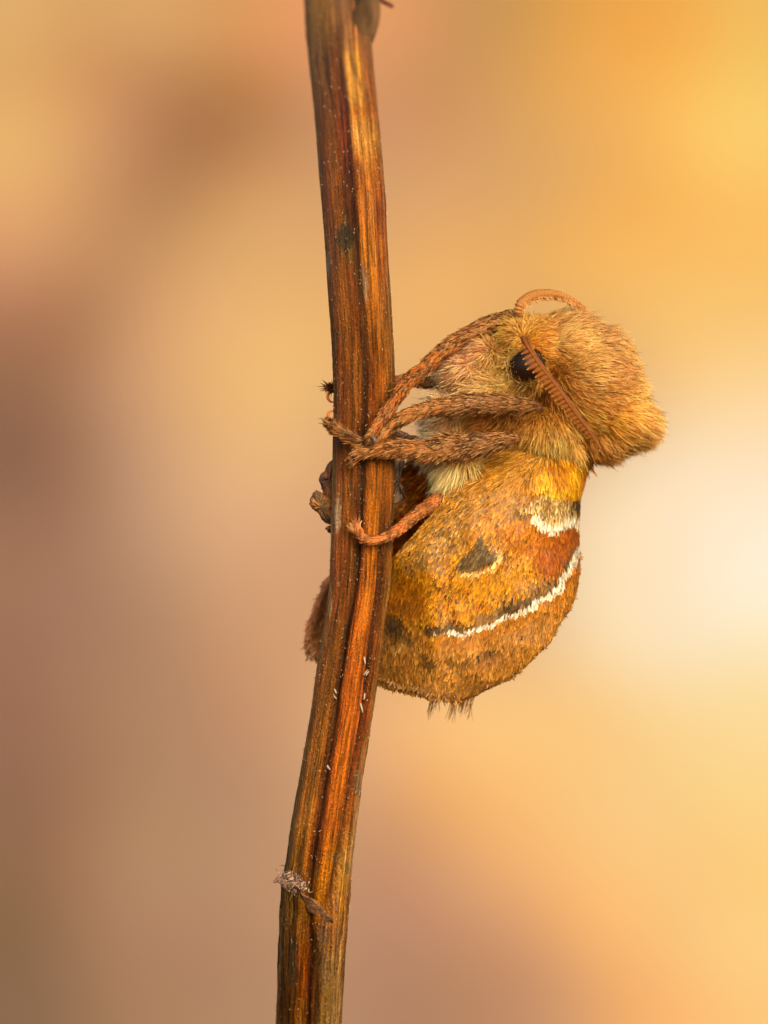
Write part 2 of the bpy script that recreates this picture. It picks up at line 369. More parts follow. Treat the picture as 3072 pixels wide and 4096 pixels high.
patch(1386, 958, 40, 58, (36, 30, 18), .9); patch(1458, 1115, 13, 62, (92, 74, 52), .7); patch(1465, 1170, 8, 60, (150, 120, 92), .5)
patch(1312, 1060, 12, 60, (96, 84, 70), .7); patch(1384, 890, 8, 24, (120, 88, 56), .4)
patch(1350, 2060, 16, 80, (168, 140, 108), .8); patch(1322, 2400, 9, 80, (160, 120, 76), .6)
patch(1562, 2370, 7, 60, (96, 84, 70), .7); patch(1558, 2150, 16, 60, (60, 46, 32), .7)
patch(1340, 3425, 10, 30, (70, 56, 34), .8); patch(1390, 3465, 8, 40, (80, 66, 40), .8); patch(1270, 3480, 9, 20, (76, 60, 30), .8)
patch(1345, 3600, 10, 60, (100, 66, 46), .8); patch(1175, 3820, 26, 120, (58, 44, 30), .7); patch(1430, 3120, 14, 60, (92, 74, 54), .7)
patch(1300, 3720, 30, 60, (96, 74, 56), .6); patch(1300, 3850, 14, 120, (88, 70, 54), .6)
idx = np.arange(NR * NT).reshape(NR, NT); i2 = np.roll(idx, -1, 1)
F = np.stack([idx[:-1], idx[1:], i2[1:], i2[:-1]], -1).reshape(-1, 4)
uvw = np.stack([np.cos(TH) * .125, (2048 - PY) / 1000, np.sin(TH) * .125], -1).reshape(-1, 3)
stem_root = root_empty("plant_stem", tuple(P(1236, 4096, 0)), "ribbed reddish brown dry plant stem crossing the whole picture, moth clinging to it", "plant stem")
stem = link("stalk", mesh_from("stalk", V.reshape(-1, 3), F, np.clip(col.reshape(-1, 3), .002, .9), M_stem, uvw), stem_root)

# ---------------------------------------------------------------- generic tubes and hairs
def tube(pts, rads, n=40, k=16, flat=1.0, noise_amp=0.0, seed=0, seg=0.0):
    c = catmull(pts, n); r = np.interp(np.linspace(0, len(rads) - 1, n), np.arange(len(rads)), rads)
    r = r * (1 + seg * np.sin(np.linspace(0, 1, n) * np.pi * 18) * (np.linspace(0, 1, n) > .5))
    t = unit(np.gradient(c, axis=0))
    up = np.array([0, -1.0, 0]); a = unit(np.cross(t, up)); b = unit(np.cross(a, t))
    ph = np.linspace(0, 2 * np.pi, k, endpoint=False)
    rr = r[:, None] * (1 + noise_amp * noise(np.linspace(0, 8, n)[:, None], np.cos(ph) * 2, np.sin(ph) * 2, seed))
    V = c[:, None] + rr[..., None] * (np.cos(ph)[None, :, None] * a[:, None] + flat * np.sin(ph)[None, :, None] * b[:, None])
    idx = np.arange(n * k).reshape(n, k); j = np.roll(idx, -1, 1)
    F = np.stack([idx[:-1], j[:-1], j[1:], idx[1:]], -1).reshape(-1, 4)
    V = np.vstack([V.reshape(-1, 3), c[0], c[-1]]); m = n * k
    caps = np.vstack([np.stack([j[0], idx[0], np.full(k, m)], -1), np.stack([idx[-1], j[-1], np.full(k, m + 1)], -1)])
    return V, [F, caps], c, r, a, b, t
def hairs(root, d0, nrm, length, width, c0, c1, bend=None, segs=3, blunt=0.12, wrand=.5):
    """flat tapering blades; root,d0,nrm,(bend) (N,3), length,width (N,), colours (N,3)"""
    N = len(root)
    if bend is None: bend = np.zeros((N, 3))
    side = unit(np.cross(d0, unit(nrm + wrand * rng.normal(size=(N, 3)))))
    L = length[:, None]; ts = np.linspace(0, 1, segs + 1)
    Vs = []; Cs = []
    for t in ts:
        p = root + L * (t * d0 + t * t * bend)
        ww = (width * (blunt + (1 - blunt) * (1 - t ** 2.2)) * (0.75 + .5 * min(t * 3, 1)) * .5)[:, None]
        Vs += [p - side * ww, p + side * ww]
        c = c0 * (1 - t) + c1 * t; Cs += [c, c]
    V = np.stack(Vs, 1); C = np.stack(Cs, 1); k = 2 * (segs + 1)
    base = (np.arange(N) * k)[:, None]
    F = np.concatenate([base + np.array([2 * i, 2 * i + 1, 2 * i + 3, 2 * i + 2]) for i in range(segs)], 0)
    return V.reshape(-1, 3), F, C.reshape(-1, 3)
def join(parts):
    V = []; F = {}; C = []; o = 0
    for v, f, c in parts:
        V.append(v); C.append(np.broadcast_to(c, v.shape))
        for ff in (f if isinstance(f, list) else [f]):
            F.setdefault(ff.shape[1], []).append(ff + o)
        o += len(v)
    return np.vstack(V), [np.vstack(a) for a in F.values()], np.vstack(C)
def vary(c, n, amt=.18, hue=.06):
    g = 1 + amt * rng.normal(size=(n, 1)); h = 1 + hue * rng.normal(size=(n, 3))
    return np.clip(c * g * h, .003, .9)
def ellipsoid(c, r, nu=20, nv=14, rot=None):
    ph = np.linspace(0, 2 * np.pi, nu, endpoint=False); t = np.linspace(0.02, np.pi - .02, nv)
    T, Ph = np.meshgrid(t, ph, indexing='ij')
    v = np.stack([np.sin(T) * np.cos(Ph) * r[0], np.sin(T) * np.sin(Ph) * r[1], np.cos(T) * r[2]], -1).reshape(-1, 3)
    if rot is not None: v = v @ np.array(rot).T
    i = np.arange(nu * nv).reshape(nv, nu); j = np.roll(i, -1, 1)
    F = np.stack([i[:-1], i[1:], j[1:], j[:-1]], -1).reshape(-1, 4)
    v = np.vstack([v, v[:nu].mean(0), v[-nu:].mean(0)]); m = nu * nv
    caps = np.vstack([np.stack([i[0], j[0], np.full(nu, m)], -1), np.stack([j[-1], i[-1], np.full(nu, m + 1)], -1)])
    return v + np.asarray(c), [F, caps]

# ---------------------------------------------------------------- moth
moth = root_empty("moth", tuple(P(1500, 1790, -.12)), "furry ochre moth with white barred wings clinging to the brown stem", "moth")
MID = 0.42
# core body by voxel-merging ellipsoids: (px,py,y, rx,rz,ry) in px / units
BODY = [(2330,1540,.38,205,225,.38),(2250,1400,.35,160,140,.31),(2380,1420,.38,110,100,.28),(2525,1690,.38,85,90,.24),(2400,1760,.40,100,70,.24),(2460,1690,.38,130,110,.27),(2140,1400,.28,120,125,.26),(2080,1500,.24,110,90,.22),(2060,1340,.24,70,75,.18),
        (2430,1480,.38,80,110,.24),(2475,1590,.38,85,100,.24),(1960,1600,.28,170,150,.26),(1850,1480,.25,80,70,.2),(1930,1425,.25,80,70,.2),(2160,1720,.34,160,120,.27),(2260,1790,.38,90,70,.2),(1900,1770,.36,120,90,.2),
        (1790,1665,.22,72,80,.16),(1790,1790,.17,75,60,.13),(1835,1840,.12,60,60,.11),(1808,1870,.10,42,50,.08),(2150,1900,.40,130,130,.22),(2080,2100,.42,130,190,.2),(1980,2330,.42,110,200,.17),(1900,2520,.42,80,140,.11)]
bm = bmesh.new()
for (px, py, y, rx, rz, ry) in BODY:
    c = P(px, py, y)
    bmesh.ops.create_icosphere(bm, subdivisions=4, radius=1, matrix=Matrix.Translation(c) @ Matrix.Diagonal((rx / 1000, ry, rz / 1000, 1)))
tmp = bpy.data.meshes.new("tmp"); bm.to_mesh(tmp); bm.free()
to = bpy.data.objects.new("tmp", tmp); sc.collection.objects.link(to)
md = to.modifiers.new("r", 'REMESH'); md.mode = 'VOXEL'; md.voxel_size = 0.016
ms = to.modifiers.new("s", 'SMOOTH'); ms.iterations = 6; ms.factor = .6
dg = bpy.context.evaluated_depsgraph_get(); ev = to.evaluated_get(dg); bme = bpy.data.meshes.new_from_object(ev)
bpy.data.objects.remove(to); bpy.data.meshes.remove(tmp)
nv = len(bme.vertices); bv = np.zeros(nv * 3, np.float32); bme.vertices.foreach_get("co", bv); bv = bv.reshape(-1, 3).astype(float)
bme.calc_loop_triangles(); bt = np.zeros(len(bme.loop_triangles) * 3, np.int32); bme.loop_triangles.foreach_get("vertices", bt); bt = bt.reshape(-1, 3)

# hair field: px py dx dy len lift curl c0(3) c1(3)
A = """2090 1250 .3 -1 42 .5 .2 150 112 60 196 152 88
2150 1235 .5 -.9 50 .5 .2 130 96 58 190 148 92
2220 1230 .7 -.8 60 .45 .2 128 94 56 196 152 98
2310 1250 .9 -.5 62 .45 .2 140 100 58 208 162 104
2420 1320 1 -.25 66 .45 .15 140 98 58 210 162 106
2150 1310 .8 -.2 42 .4 .2 176 116 34 206 154 70
2130 1360 .8 .1 36 .35 .2 178 112 20 196 136 44
2240 1340 1 -.3 55 .4 .2 172 124 62 218 174 112
2300 1410 1 -.15 58 .4 .2 168 120 56 222 178 112
2400 1430 1 0 60 .42 .2 150 104 56 214 164 102
2500 1430 1 0 66 .45 .15 142 98 58 220 166 102
2220 1450 1 .1 46 .35 .2 160 104 24 192 140 60
2350 1500 1 .1 58 .4 .2 156 104 46 220 172 106
2450 1500 1 .1 60 .42 .2 124 84 46 196 144 86
2250 1560 1 .25 55 .38 .2 150 94 26 204 150 76
2390 1580 1 .15 60 .4 .2 132 88 42 200 148 82
2500 1580 1 .1 66 .45 .15 176 122 54 222 170 98
2580 1560 1 .05 60 .45 .15 190 138 74 230 182 120
2350 1660 1 .35 60 .4 .2 172 116 36 222 166 80
2460 1680 1 .35 64 .4 .2 178 118 36 226 166 76
2560 1690 1 .35 70 .42 .2 186 126 56 226 170 100
2640 1680 1 .3 62 .42 .2 200 140 76 238 184 128
2520 1780 .9 .55 66 .42 .2 170 114 50 222 164 92
2400 1780 .8 .7 62 .4 .2 158 106 46 214 158 88
2440 1830 .8 .75 60 .42 .2 166 112 58 218 164 104
2320 1740 .7 .8 60 .38 .2 162 110 46 214 160 88
2200 1640 .3 1 60 .35 .2 150 98 28 206 150 66
2150 1660 -.1 1 60 .35 .25 152 100 28 204 152 70
2225 1760 0 1 62 .3 .3 196 152 76 232 196 124
2290 1830 .3 1 62 .3 .25 190 144 70 228 186 108
2340 1850 .5 .9 56 .3 .2 190 134 50 222 168 84
2140 1760 -.25 1 66 .3 .35 176 128 50 224 180 104
2060 1840 -.6 1 60 .3 .3 176 126 48 220 176 104
2080 1700 -.5 .8 60 .3 .35 150 100 30 206 156 76
2050 1310 -.7 .1 42 .5 .3 162 120 50 214 172 92
2100 1290 -.2 -.7 40 .5 .3 168 122 50 212 168 90
2010 1370 -1 .35 54 .5 .35 172 130 52 222 180 98
1990 1430 -1 .6 56 .5 .35 176 134 58 222 182 106
2060 1400 -.8 .5 40 .4 .3 168 122 44 206 160 78
2015 1500 -.9 .5 50 .45 .6 160 120 56 210 174 104
2080 1560 -.8 .2 50 .35 .7 156 116 50 206 170 100
1990 1550 -.9 .3 56 .45 1 160 124 72 216 184 124
1930 1380 -.8 .5 60 .5 .5 146 112 86 190 152 118
1880 1400 -.8 .6 62 .5 .4 150 116 90 196 156 124
1820 1440 -.9 .5 62 .5 .4 150 112 82 196 154 118
1770 1490 -1 .3 66 .55 .4 150 114 84 206 168 136
1860 1480 -1 .3 60 .45 .6 134 102 64 194 158 112
1930 1460 -.9 .5 56 .45 .5 140 108 64 192 154 108
1850 1550 -.9 .4 62 .5 1 160 124 88 214 180 134
1930 1530 -.8 .3 56 .5 1.1 168 132 86 220 184 132
1780 1570 -1 .4 66 .55 .6 176 142 112 220 186 152
2120 1620 -.6 .5 50 .3 .3 116 70 20 156 100 40
2000 1650 -.8 .5 60 .35 .5 112 72 26 176 126 60
1920 1690 -.9 .5 72 .4 .4 136 94 42 204 158 86
1820 1670 -1 .4 76 .7 .5 158 120 80 214 174 122
1740 1660 -1 .3 70 .85 .5 196 164 138 232 204 178
1740 1720 -1 .5 74 .85 .5 200 166 136 232 202 172
1850 1740 -1 .4 80 .4 .4 120 76 32 190 140 80
1980 1740 -.8 .6 70 .35 .4 124 76 24 190 140 66
1760 1800 -.9 .8 84 .7 .4 196 160 124 228 198 160
1800 1860 -.5 1 110 .38 .35 206 176 122 236 210 156
1850 1860 -.45 1 105 .38 .3 208 176 108 236 212 146
1960 1830 -.6 1 70 .35 .3 170 122 50 214 168 96
2150 1980 0 1 30 .1 .1 120 80 30 150 100 40
1950 2300 -.2 1 30 .1 .1 120 80 30 150 100 40"""
A = np.array([[float(v) for v in l.split()] for l in A.split("\n")])
def field(px, py, sig=38):
    d2 = (px[:, None] - A[:, 0]) ** 2 + (py[:, None] - A[:, 1]) ** 2
    m = d2.min(1, keepdims=True); wg = np.exp(-(d2 - m) / (2 * sig ** 2)); wg /= wg.sum(1, keepdims=True)
    return wg[:, :] @ np.hstack([A[:, 2:7], lin(A[:, 7:10]), lin(A[:, 10:13])])
bpx, bpy_ = topx(bv); fb = field(bpx, bpy_)
body = link("body", mesh_from("body", bv, [bt], np.clip(fb[:, 5:8] * 1.1, 0, .8), M_skin), moth)
e1, e2 = bv[bt[:, 1]] - bv[bt[:, 0]], bv[bt[:, 2]] - bv[bt[:, 0]]
cr = np.cross(e1, e2); area = np.linalg.norm(cr, axis=1) / 2; fn = unit(cr)
ctr = bv[bt].mean(1); cpx, cpy = topx(ctr)
wgt = area * np.where(fn[:, 1] > .35, .35, 1.0)
wgt *= np.where((cpy > 1950) | (cpy > 1900) & (cpx < 2350) & (cpx > 1930), 0.0, 1.0)   # abdomen under the wings is bare
NH = 145000
ti = rng.choice(len(bt), NH, p=wgt / wgt.sum())
r1, r2 = rng.random(NH), rng.random(NH); q = np.sqrt(r1)
root = bv[bt[ti, 0]] * (1 - q)[:, None] + bv[bt[ti, 1]] * (q * (1 - r2))[:, None] + bv[bt[ti, 2]] * (q * r2)[:, None]
nrm = fn[ti]; hx, hy = topx(root)
EYE = (2108, 1462)
ex, ey = hx - EYE[0], hy - EYE[1]; ca, sa = math.cos(.35), math.sin(.35)
er = np.sqrt(((ex * ca + ey * sa) / 72) ** 2 + ((-ex * sa + ey * ca) / 61) ** 2)
keep = ~((er < 1.0) & (nrm[:, 1] < .3))
root, nrm, hx, hy = root[keep], nrm[keep], hx[keep], hy[keep]; N = len(root)
f = field(hx, hy)
swirl = .28 * fbm(hx / 45, hy / 45, 0, 60, 2); jit = rng.normal(size=N) * .16 + swirl
dx, dy = f[:, 0], f[:, 1]; cj, sj = np.cos(jit), np.sin(jit)
dx, dy = dx * cj - dy * sj, dx * sj + dy * cj
d2 = unit(np.stack([dx, 0 * dx, -dy], -1))
tan = d2 - nrm * (d2 * nrm).sum(1, keepdims=True)
lift = f[:, 3][:, None] * (1 + .3 * rng.normal(size=(N, 1)))
d0 = unit(tan * (1 - lift * .5) + nrm * lift * .9)
curl = f[:, 4][:, None]
bend = (tan - d0) * .35 + curl * .35 * rng.normal(size=(N, 3)) + np.array([0, 0, -.05])
ln = f[:, 2] / 1000 * .9 * np.clip(1 + .25 * rng.normal(size=N), .4, 1.8) * (1 + .18 * smooth(2150, 2300, hx))
under = rng.random(N) < .3
ln = np.where(under, ln * .65, ln)
wd = np.where(under, .0048, .0031) * (1 + .25 * rng.random(N))
pat = 1 + .25 * fbm(hx / 30, hy / 30, 0, 61, 2)[:, None]
light = rng.random((N, 1))
c0 = f[:, 5:8] * pat; c1 = f[:, 8:11] * pat
c1 = np.where(light < .2, c1 * .42, np.where(light > .75, np.minimum(c1 * 1.3 + .03, .85), c1))
wl = smooth(2030, 1900, hx)[:, None]; tint = np.array([1.40, 1.31, 1.12]) * (1 - wl) + np.array([1.9, 1.5, 1.32]) * wl
c0 = vary(c0 * tint * .92, N, .15, .05); c1 = vary(c1 * tint, N, .14, .05)
Vh, Fh, Ch = hairs(root, d0, nrm, ln, wd, c0, c1, bend, 3)
link("body_fur", mesh_from("body_fur", Vh, [Fh], Ch, M_fur), moth, kind="stuff", label="dense golden tan fur on head and thorax")
# a few long dark guard bristles
sel = rng.choice(N, 170)
V2, F2, C2 = hairs(root[sel], unit(d0[sel] + .3 * nrm[sel]), nrm[sel], ln[sel] * 1.35, np.full(170, .0026), c0[sel] * .5, c1[sel] * .35, bend[sel] * .6, 4, blunt=.3)
link("bristles", mesh_from("bristles", V2, [F2], C2, M_fur), moth, kind="stuff")

# eye
ec = P(EYE[0], EYE[1], .035)
ev_, ef = ellipsoid(ec, (.080, .055, .070), 40, 26, rot=Matrix.Rotation(-.35, 3, 'Y'))
ecol = lin((36, 17, 8)) * (1 + .5 * noise(ev_[:, 0] * 20, ev_[:, 2] * 20, 0, 8)[:, None])
link("eye", mesh_from("eye", ev_, ef, ecol, M_gloss), moth)
fe, ff_ = ellipsoid(P(2120, 1455, MID * 2 - .2), (.08, .075, .07), 28, 18)
link("eye", mesh_from("eye", fe, ff_, np.broadcast_to(lin((34, 16, 6)), fe.shape), M_gloss), moth)
NB = 900; an = rng.random(NB) * 2 * np.pi; ro = 1 + .10 * rng.random(NB)
exx, eyy = 80 * ro * np.cos(an), 70 * ro * np.sin(an); ca_, sa_ = math.cos(.35), math.sin(.35)
rx_, ry_ = exx * ca_ - eyy * sa_, exx * sa_ + eyy * ca_
rt = Parr(EYE[0] + rx_, EYE[1] + ry_, np.full(NB, .03)); tw = rng.normal(size=NB) * .9
inw = np.stack([-np.cos(an + .35 + tw), -.8 - .3 * rng.random(NB), np.sin(an + .35 + tw)], -1)
fe_ = field(EYE[0] + rx_ * 1.3, EYE[1] + ry_ * 1.3)
Vt, Ft, Ct = hairs(rt, unit(inw), np.tile([0, -1.0, 0], (NB, 1)), .022 + .020 * rng.random(NB), np.full(NB, .0036), vary(fe_[:, 5:8] * 1.1, NB), vary(fe_[:, 8:11] * 1.2, NB), .3 * rng.normal(size=(NB, 3)), 3)
link("eye_rim_hairs", mesh_from("eye_rim_hairs", Vt, [Ft], Ct, M_fur), moth, kind="stuff")
# palp: short blunt mouthpart under the face
pv, pf, pc, pr, pa, pb, pt = tube([P(1920, 1470, .2), P(1840, 1500, .18), P(1775, 1525, .17)], [.04, .045, .03], 20, 12)
link("palp", mesh_from("palp", pv, pf, np.broadcast_to(lin((120, 90, 56)), pv.shape), M_skin), moth)

# ---------------------------------------------------------------- wings
WL = np.array([(1740,2130),(1810,2020),(1900,1869),(1960,1815),(2011,1776),(2074,1725),(2150,1655),(2240,1567),(2320,1510),(2400,1470),(2550,1420),(2650,1425),(2700,1470),(2740,1560),(2760,1640),(2782,1725),(2795,1800),(2800,1830)], float)
WR = np.array([(1740,2345),(1833,2362),(1879,2348),(1940,2332),(2000,2318),(2115,2311),(2200,2313),(2275,2316),(2355,2304),(2424,2282),(2487,2240),(2561,2200),(2630,2134),(2704,2054),(2744,1968),(2780,1900),(2795,1860),(2800,1838)], float)
FLT = np.array([(1740,1900),(1834,1650),(1900,1590),(1960,1575),(2010,1560),(2100,1500),(2200,1400),(2310,1322),(2360,1292),(2433,1262),(2505,1242),(2563,1229),(2595,1240),(2617,1262),(2640,1310),(2670,1430),(2700,1640),(2735,1834),(2800,1836)], float)
def depth(uu, py, X=None):
    w_ = np.interp(py, WR[:, 0], WR[:, 1]) - np.interp(py, WL[:, 0], WL[:, 1])
    dist = (1 - uu) * np.maximum(w_, 60)                       # px from the dorsal ridge / outer margin
    t = np.clip(1 - dist / 430, 0, 1)
    ridge = MID * (1 - np.sqrt(np.maximum(1 - t ** 2.1, 0)))
    y = ridge * (1 - .78 * smooth(2150, 2600, py))
    l = np.clip((.45 - uu) / .45, 0, 1)
    if X is None: X = np.interp(py, WL[:, 0], WL[:, 1]) + uu * w_
    y = y + l ** 1.5 * .07 * (1 - smooth(2120, 2340, py)) + .22 * smooth(2120, 2340, py) * np.clip((1750 - X) / 240, 0, 1.3) ** 1.4
    y += .10 * smooth(1950, 1740, py) - .06 * smooth(1800, 2150, py) + .03 * smooth(2150, 2600, py) + .03 * np.clip((py - 2560) / 240, 0, 1) ** 2
    return np.minimum(y, MID)
def wing_surface(Ltab, far=False, nu=110, nr=170):
    vv = np.linspace(1740, 2799, nr); uu = np.linspace(0, 1, nu)
    PYw, U = np.meshgrid(vv, uu, indexing='ij')
    L = np.interp(PYw, Ltab[:, 0], Ltab[:, 1]); R = np.interp(PYw, WR[:, 0], WR[:, 1])
    uu2 = 1 - (1 - U) ** 1.4 * 1.0
    X = L + (R - L) * uu2
    if far:
        y = 2 * MID - depth(uu2, PYw); y = y + .02
    else: y = depth(uu2, PYw, X)
    if far: y = y - .38 * smooth(2230, 2050, PYw) * smooth(1900, 1680, X)
    y = y + .012 * fbm(X / 90, PYw / 140, 0, 70, 2)
    V = Parr(X, PYw, y)
    i = np.arange(nu * nr).reshape(nr, nu)
    F = np.stack([i[:-1, :-1], i[1:, :-1], i[1:, 1:], i[:-1, 1:]], -1).reshape(-1, 4)
    if far: F = F[:, ::-1]
    return V, F, X, PYw, uu2
def seg_d(px, py, pl):
    """distance to polyline and signed side (positive = below), param"""
    best = np.full(px.shape, 1e9); side = np.zeros(px.shape)
    for (x0, y0), (x1, y1) in zip(pl[:-1], pl[1:]):
        vx, vy = x1 - x0, y1 - y0; t = np.clip(((px - x0) * vx + (py - y0) * vy) / (vx * vx + vy * vy), 0, 1)
        qx, qy = px - x0 - t * vx, py - y0 - t * vy; d = np.hypot(qx, qy)
        sgn = np.sign(vx * qy - vy * qx); m = d < best
        best = np.where(m, d, best); side = np.where(m, sgn, side)
    return best, side * best
def inpoly(px, py, poly):
    r = np.zeros(px.shape, bool); n = len(poly)
    for i in range(n):
        x0, y0 = poly[i]; x1, y1 = poly[(i + 1) % n]
        c = ((y0 > py) != (y1 > py)) & (px < (x1 - x0) * (py - y0) / (y1 - y0 + 1e-9) + x0); r ^= c
    return r
BAND = [(1736,2527),(1805,2521),(1851,2533),(1908,2512),(1966,2492),(2023,2462),(2080,2446),(2137,2408),(2194,2376),(2235,2345),(2262,2290),(2290,2235),(2313,2190)]
SPOT = [(1925,2134),(1942,2162),(1984,2198),(1988,2222),(1960,2250),(1905,2274),(1850,2282),(1812,2272),(1855,2228),(1897,2184)]
TEG = [(2085,2035),(2130,1990),(2170,1960),(2225,1985),(2280,2010),(2330,1990),(2330,2105),(2308,2088),(2270,2082),(2235,2106),(2195,2108),(2160,2080),(2130,2050)]
def wing_color(px, py, n):
    jx = px + 6 * rng.normal(size=n) + 14 * fbm(px / 40, py / 40, 0, 80); jy = py + 5 * rng.normal(size=n) + 14 * fbm(px / 40, py / 40, 0, 81)
    r = rng.random(n)[:, None]; big = fbm(px / 55, py / 55, 0, 82)[:, None]; fine = fbm(px / 16, py / 16, 0, 83)[:, None]
    gold, ochre, orange, rust = lin((212, 150, 28)), lin((192, 134, 20)), lin((190, 116, 12)), lin((156, 80, 8))
    tan_, grey, cream, dark, white = lin((168, 126, 66)), lin((112, 88, 52)), lin((206, 170, 104)), lin((88, 68, 40)), lin((242, 220, 186))
    c = gold * (1 - smooth(-.3, .4, big)) + ochre * smooth(-.3, .4, big)
    c = np.where(fine > .22, orange, c); c = np.where(fine < -.3, c * .55, c); c = np.where(r < .18, c * .4, c); c = np.where(r > .93, gold * 1.25, c)
    def mix(c, tgt, m): m = np.clip(m, 0, 1)[:, None] if m.ndim == 1 else m; return c * (1 - m) + tgt * m
    def blob(cx, cy, rx, ry, a=0.0):
        X, Y = jx - cx, jy - cy; ca, sa = math.cos(a), math.sin(a)
        return smooth(1.15, .75, np.hypot((X * ca + Y * sa) / rx, (-X * sa + Y * ca) / ry))
    c = mix(c, rust + (orange - rust) * r * .5, blob(2235, 2200, 110, 130)); c = mix(c, orange, .7 * blob(2110, 2130, 110, 90))
    c = mix(c, gold, .6 * blob(1990, 2330, 170, 60)); c = mix(c, orange * .85, .6 * blob(1620, 2400, 110, 90))
    # speckled costal zone
    tanmix = np.where(r < .3, tan_, np.where(r < .5, grey, np.where(r < .85, ochre, cream)))
    dcos, _ = seg_d(jx, jy, [(2120, 1800), (1900, 1950), (1760, 2110), (1700, 2190)])
    c = mix(c, tanmix, .85 * smooth(120, 60, dcos)); c = mix(c, tanmix, .85 * blob(1800, 2140, 110, 70, -.6)); c = mix(c, ochre * .8, .55 * blob(1990, 1960, 120, 90, -.6))
    c = mix(c, tanmix, .9 * blob(1655, 2240, 60, 45, -.5)); c = mix(c, tan_, .7 * blob(2080, 2020, 70, 50, -.5)); c = mix(c, grey, .8 * blob(2085, 2045, 34, 26, -.4))
    c = mix(c, grey, .8 * blob(1690, 2240, 26, 30))
    # yellow shoulder
    c = mix(c, lin((236, 172, 26)) * (.6 + .6 * r), blob(2290, 1900, 76, 90)); c = mix(c, lin((228, 186, 60)), .9 * blob(2200, 1930, 60, 60))
    c = mix(c, lin((172, 106, 18)), .7 * blob(2225, 1880, 36, 50)); c = mix(c, lin((196, 122, 20)), .7 * blob(2340, 1900, 20, 60))
    # pale tegula patch with white lower rim
    tp = inpoly(jx, jy, TEG); pale = np.where(r < .45, lin((214, 190, 138)), np.where(r < .7, lin((176, 140, 82)), lin((132, 106, 66))))
    c = np.where(tp[:, None], pale, c)
    rim = [(2140, 2070), (2170, 2100), (2200, 2112), (2235, 2106), (2262, 2082), (2290, 2078), (2318, 2100)]
    dr, _ = seg_d(px + 4 * rng.normal(size=n), py + 4 * rng.normal(size=n), rim); c = np.where((dr < 17)[:, None], white * (.85 + .2 * r), c)
    c = np.where(((dr < 30) & (py > 2130))[:, None], rust, c)
    c = mix(c, dark * .7, blob(2302, 2020, 18, 34)); c = mix(c, lin((150, 112, 62)), .6 * blob(2195, 2010, 26, 36))
    # lower field
    db, sd = seg_d(px, py, BAND)
    below = (px < 2330) & (sd > 0) & (py > 2180)
    low = np.where(r < .5, lin((176, 124, 52)), np.where(r < .8, lin((196, 142, 66)), lin((140, 96, 42))))
    k = (smooth(15, 75, sd) * below)
    under_ = np.where(below & (px > 1680), smooth(95, 30, sd), 0)
    c = mix(c, low * (1 + .25 * big), k); c = mix(c, lin((176, 112, 18)), under_ * .6)
    c = mix(c, lin((182, 134, 78)), .5 * smooth(2640, 2780, py)); 
    lowl = smooth(2440, 2560, jy) * smooth(1760, 1640, jx); c = mix(c, low, lowl)
    for b in [(1715,2640,38,30,.3),(1855,2650,50,16,0),(1965,2610,60,14,-.3),(1800,2640,20,14,0)]:
        c = mix(c, lin((92, 66, 32)), .8 * blob(*b))
    c = mix(c, lin((146, 100, 64)), .55 * blob(1970, 2640, 70, 26, -.3))
    c = mix(c, dark, .9 * blob(1585, 2500, 42, 46)); c = mix(c, grey, .8 * blob(1630, 2555, 40, 24, .5)); c = mix(c, cream, .8 * blob(1600, 2588, 34, 14, -.5))
    c = mix(c, lin((120, 76, 24)), .5 * blob(1640, 2420, 60, 24))
    # dark grey-brown marking above the white band
    wd_ = np.interp(px, [1660, 1700, 1850, 1920, 1960, 2000, 2060, 2140, 2180, 2230, 2300], [8, 30, 34, 16, 40, 50, 66, 60, 44, 30, 20])
    m = smooth(1.15, .8, (-sd) / np.maximum(wd_, 1) + .25 * rng.normal(size=n)) * (sd < 0) * (px > 1680) * (px < 2300)
    c = mix(c, np.where(r < .6, dark, grey) * (.8 + .5 * r), m * .95)
    m = inpoly(px + 5 * rng.normal(size=n), py + 5 * rng.normal(size=n), [(1895,2450),(1990,2440),(2010,2475),(1900,2505)]); c = np.where(m[:, None], lin((150, 112, 68)), c)
    m = inpoly(px + 3 * rng.normal(size=n), py + 5 * rng.normal(size=n), [(1680,2500),(1740,2490),(1760,2520),(1720,2530)]); c = np.where(m[:, None], dark, c)
    hb = np.interp(px, [1720, 1760, 1900, 2100, 2320], [2, 8, 8, 11, 14]) * (1 + .5 * noise(px / 13, 0, 0, 90))
    c = np.where(((db < hb) & (rng.random(n) < np.interp(px, [1720, 1950, 2150], [.72, .85, .93])))[:, None], white * (.82 + .22 * r), c)
    # dark discal spot and its pale rim
    ds, ss = seg_d(px, py, SPOT + [SPOT[0]])
    sp = inpoly(px + 3 * rng.normal(size=n), py + 3 * rng.normal(size=n), SPOT)
    dr2, _ = seg_d(px, py, [(1982, 2190), (2004, 2203), (1995, 2240), (1960, 2272), (1915, 2288), (1845, 2290)])
    c = np.where((dr2 < np.interp(px, [1840, 1900, 1990], [3, 6, 9]))[:, None], lin((232, 200, 140)) * (.8 + .3 * r), c)
    c = np.where(sp[:, None], np.where(r < .65, lin((92, 72, 42)), lin((128, 104, 66))), c)
    pale_ = (c.min(1) > .3)[:, None]
    return np.where(pale_, c, c * np.array([.98, .87, .62]))
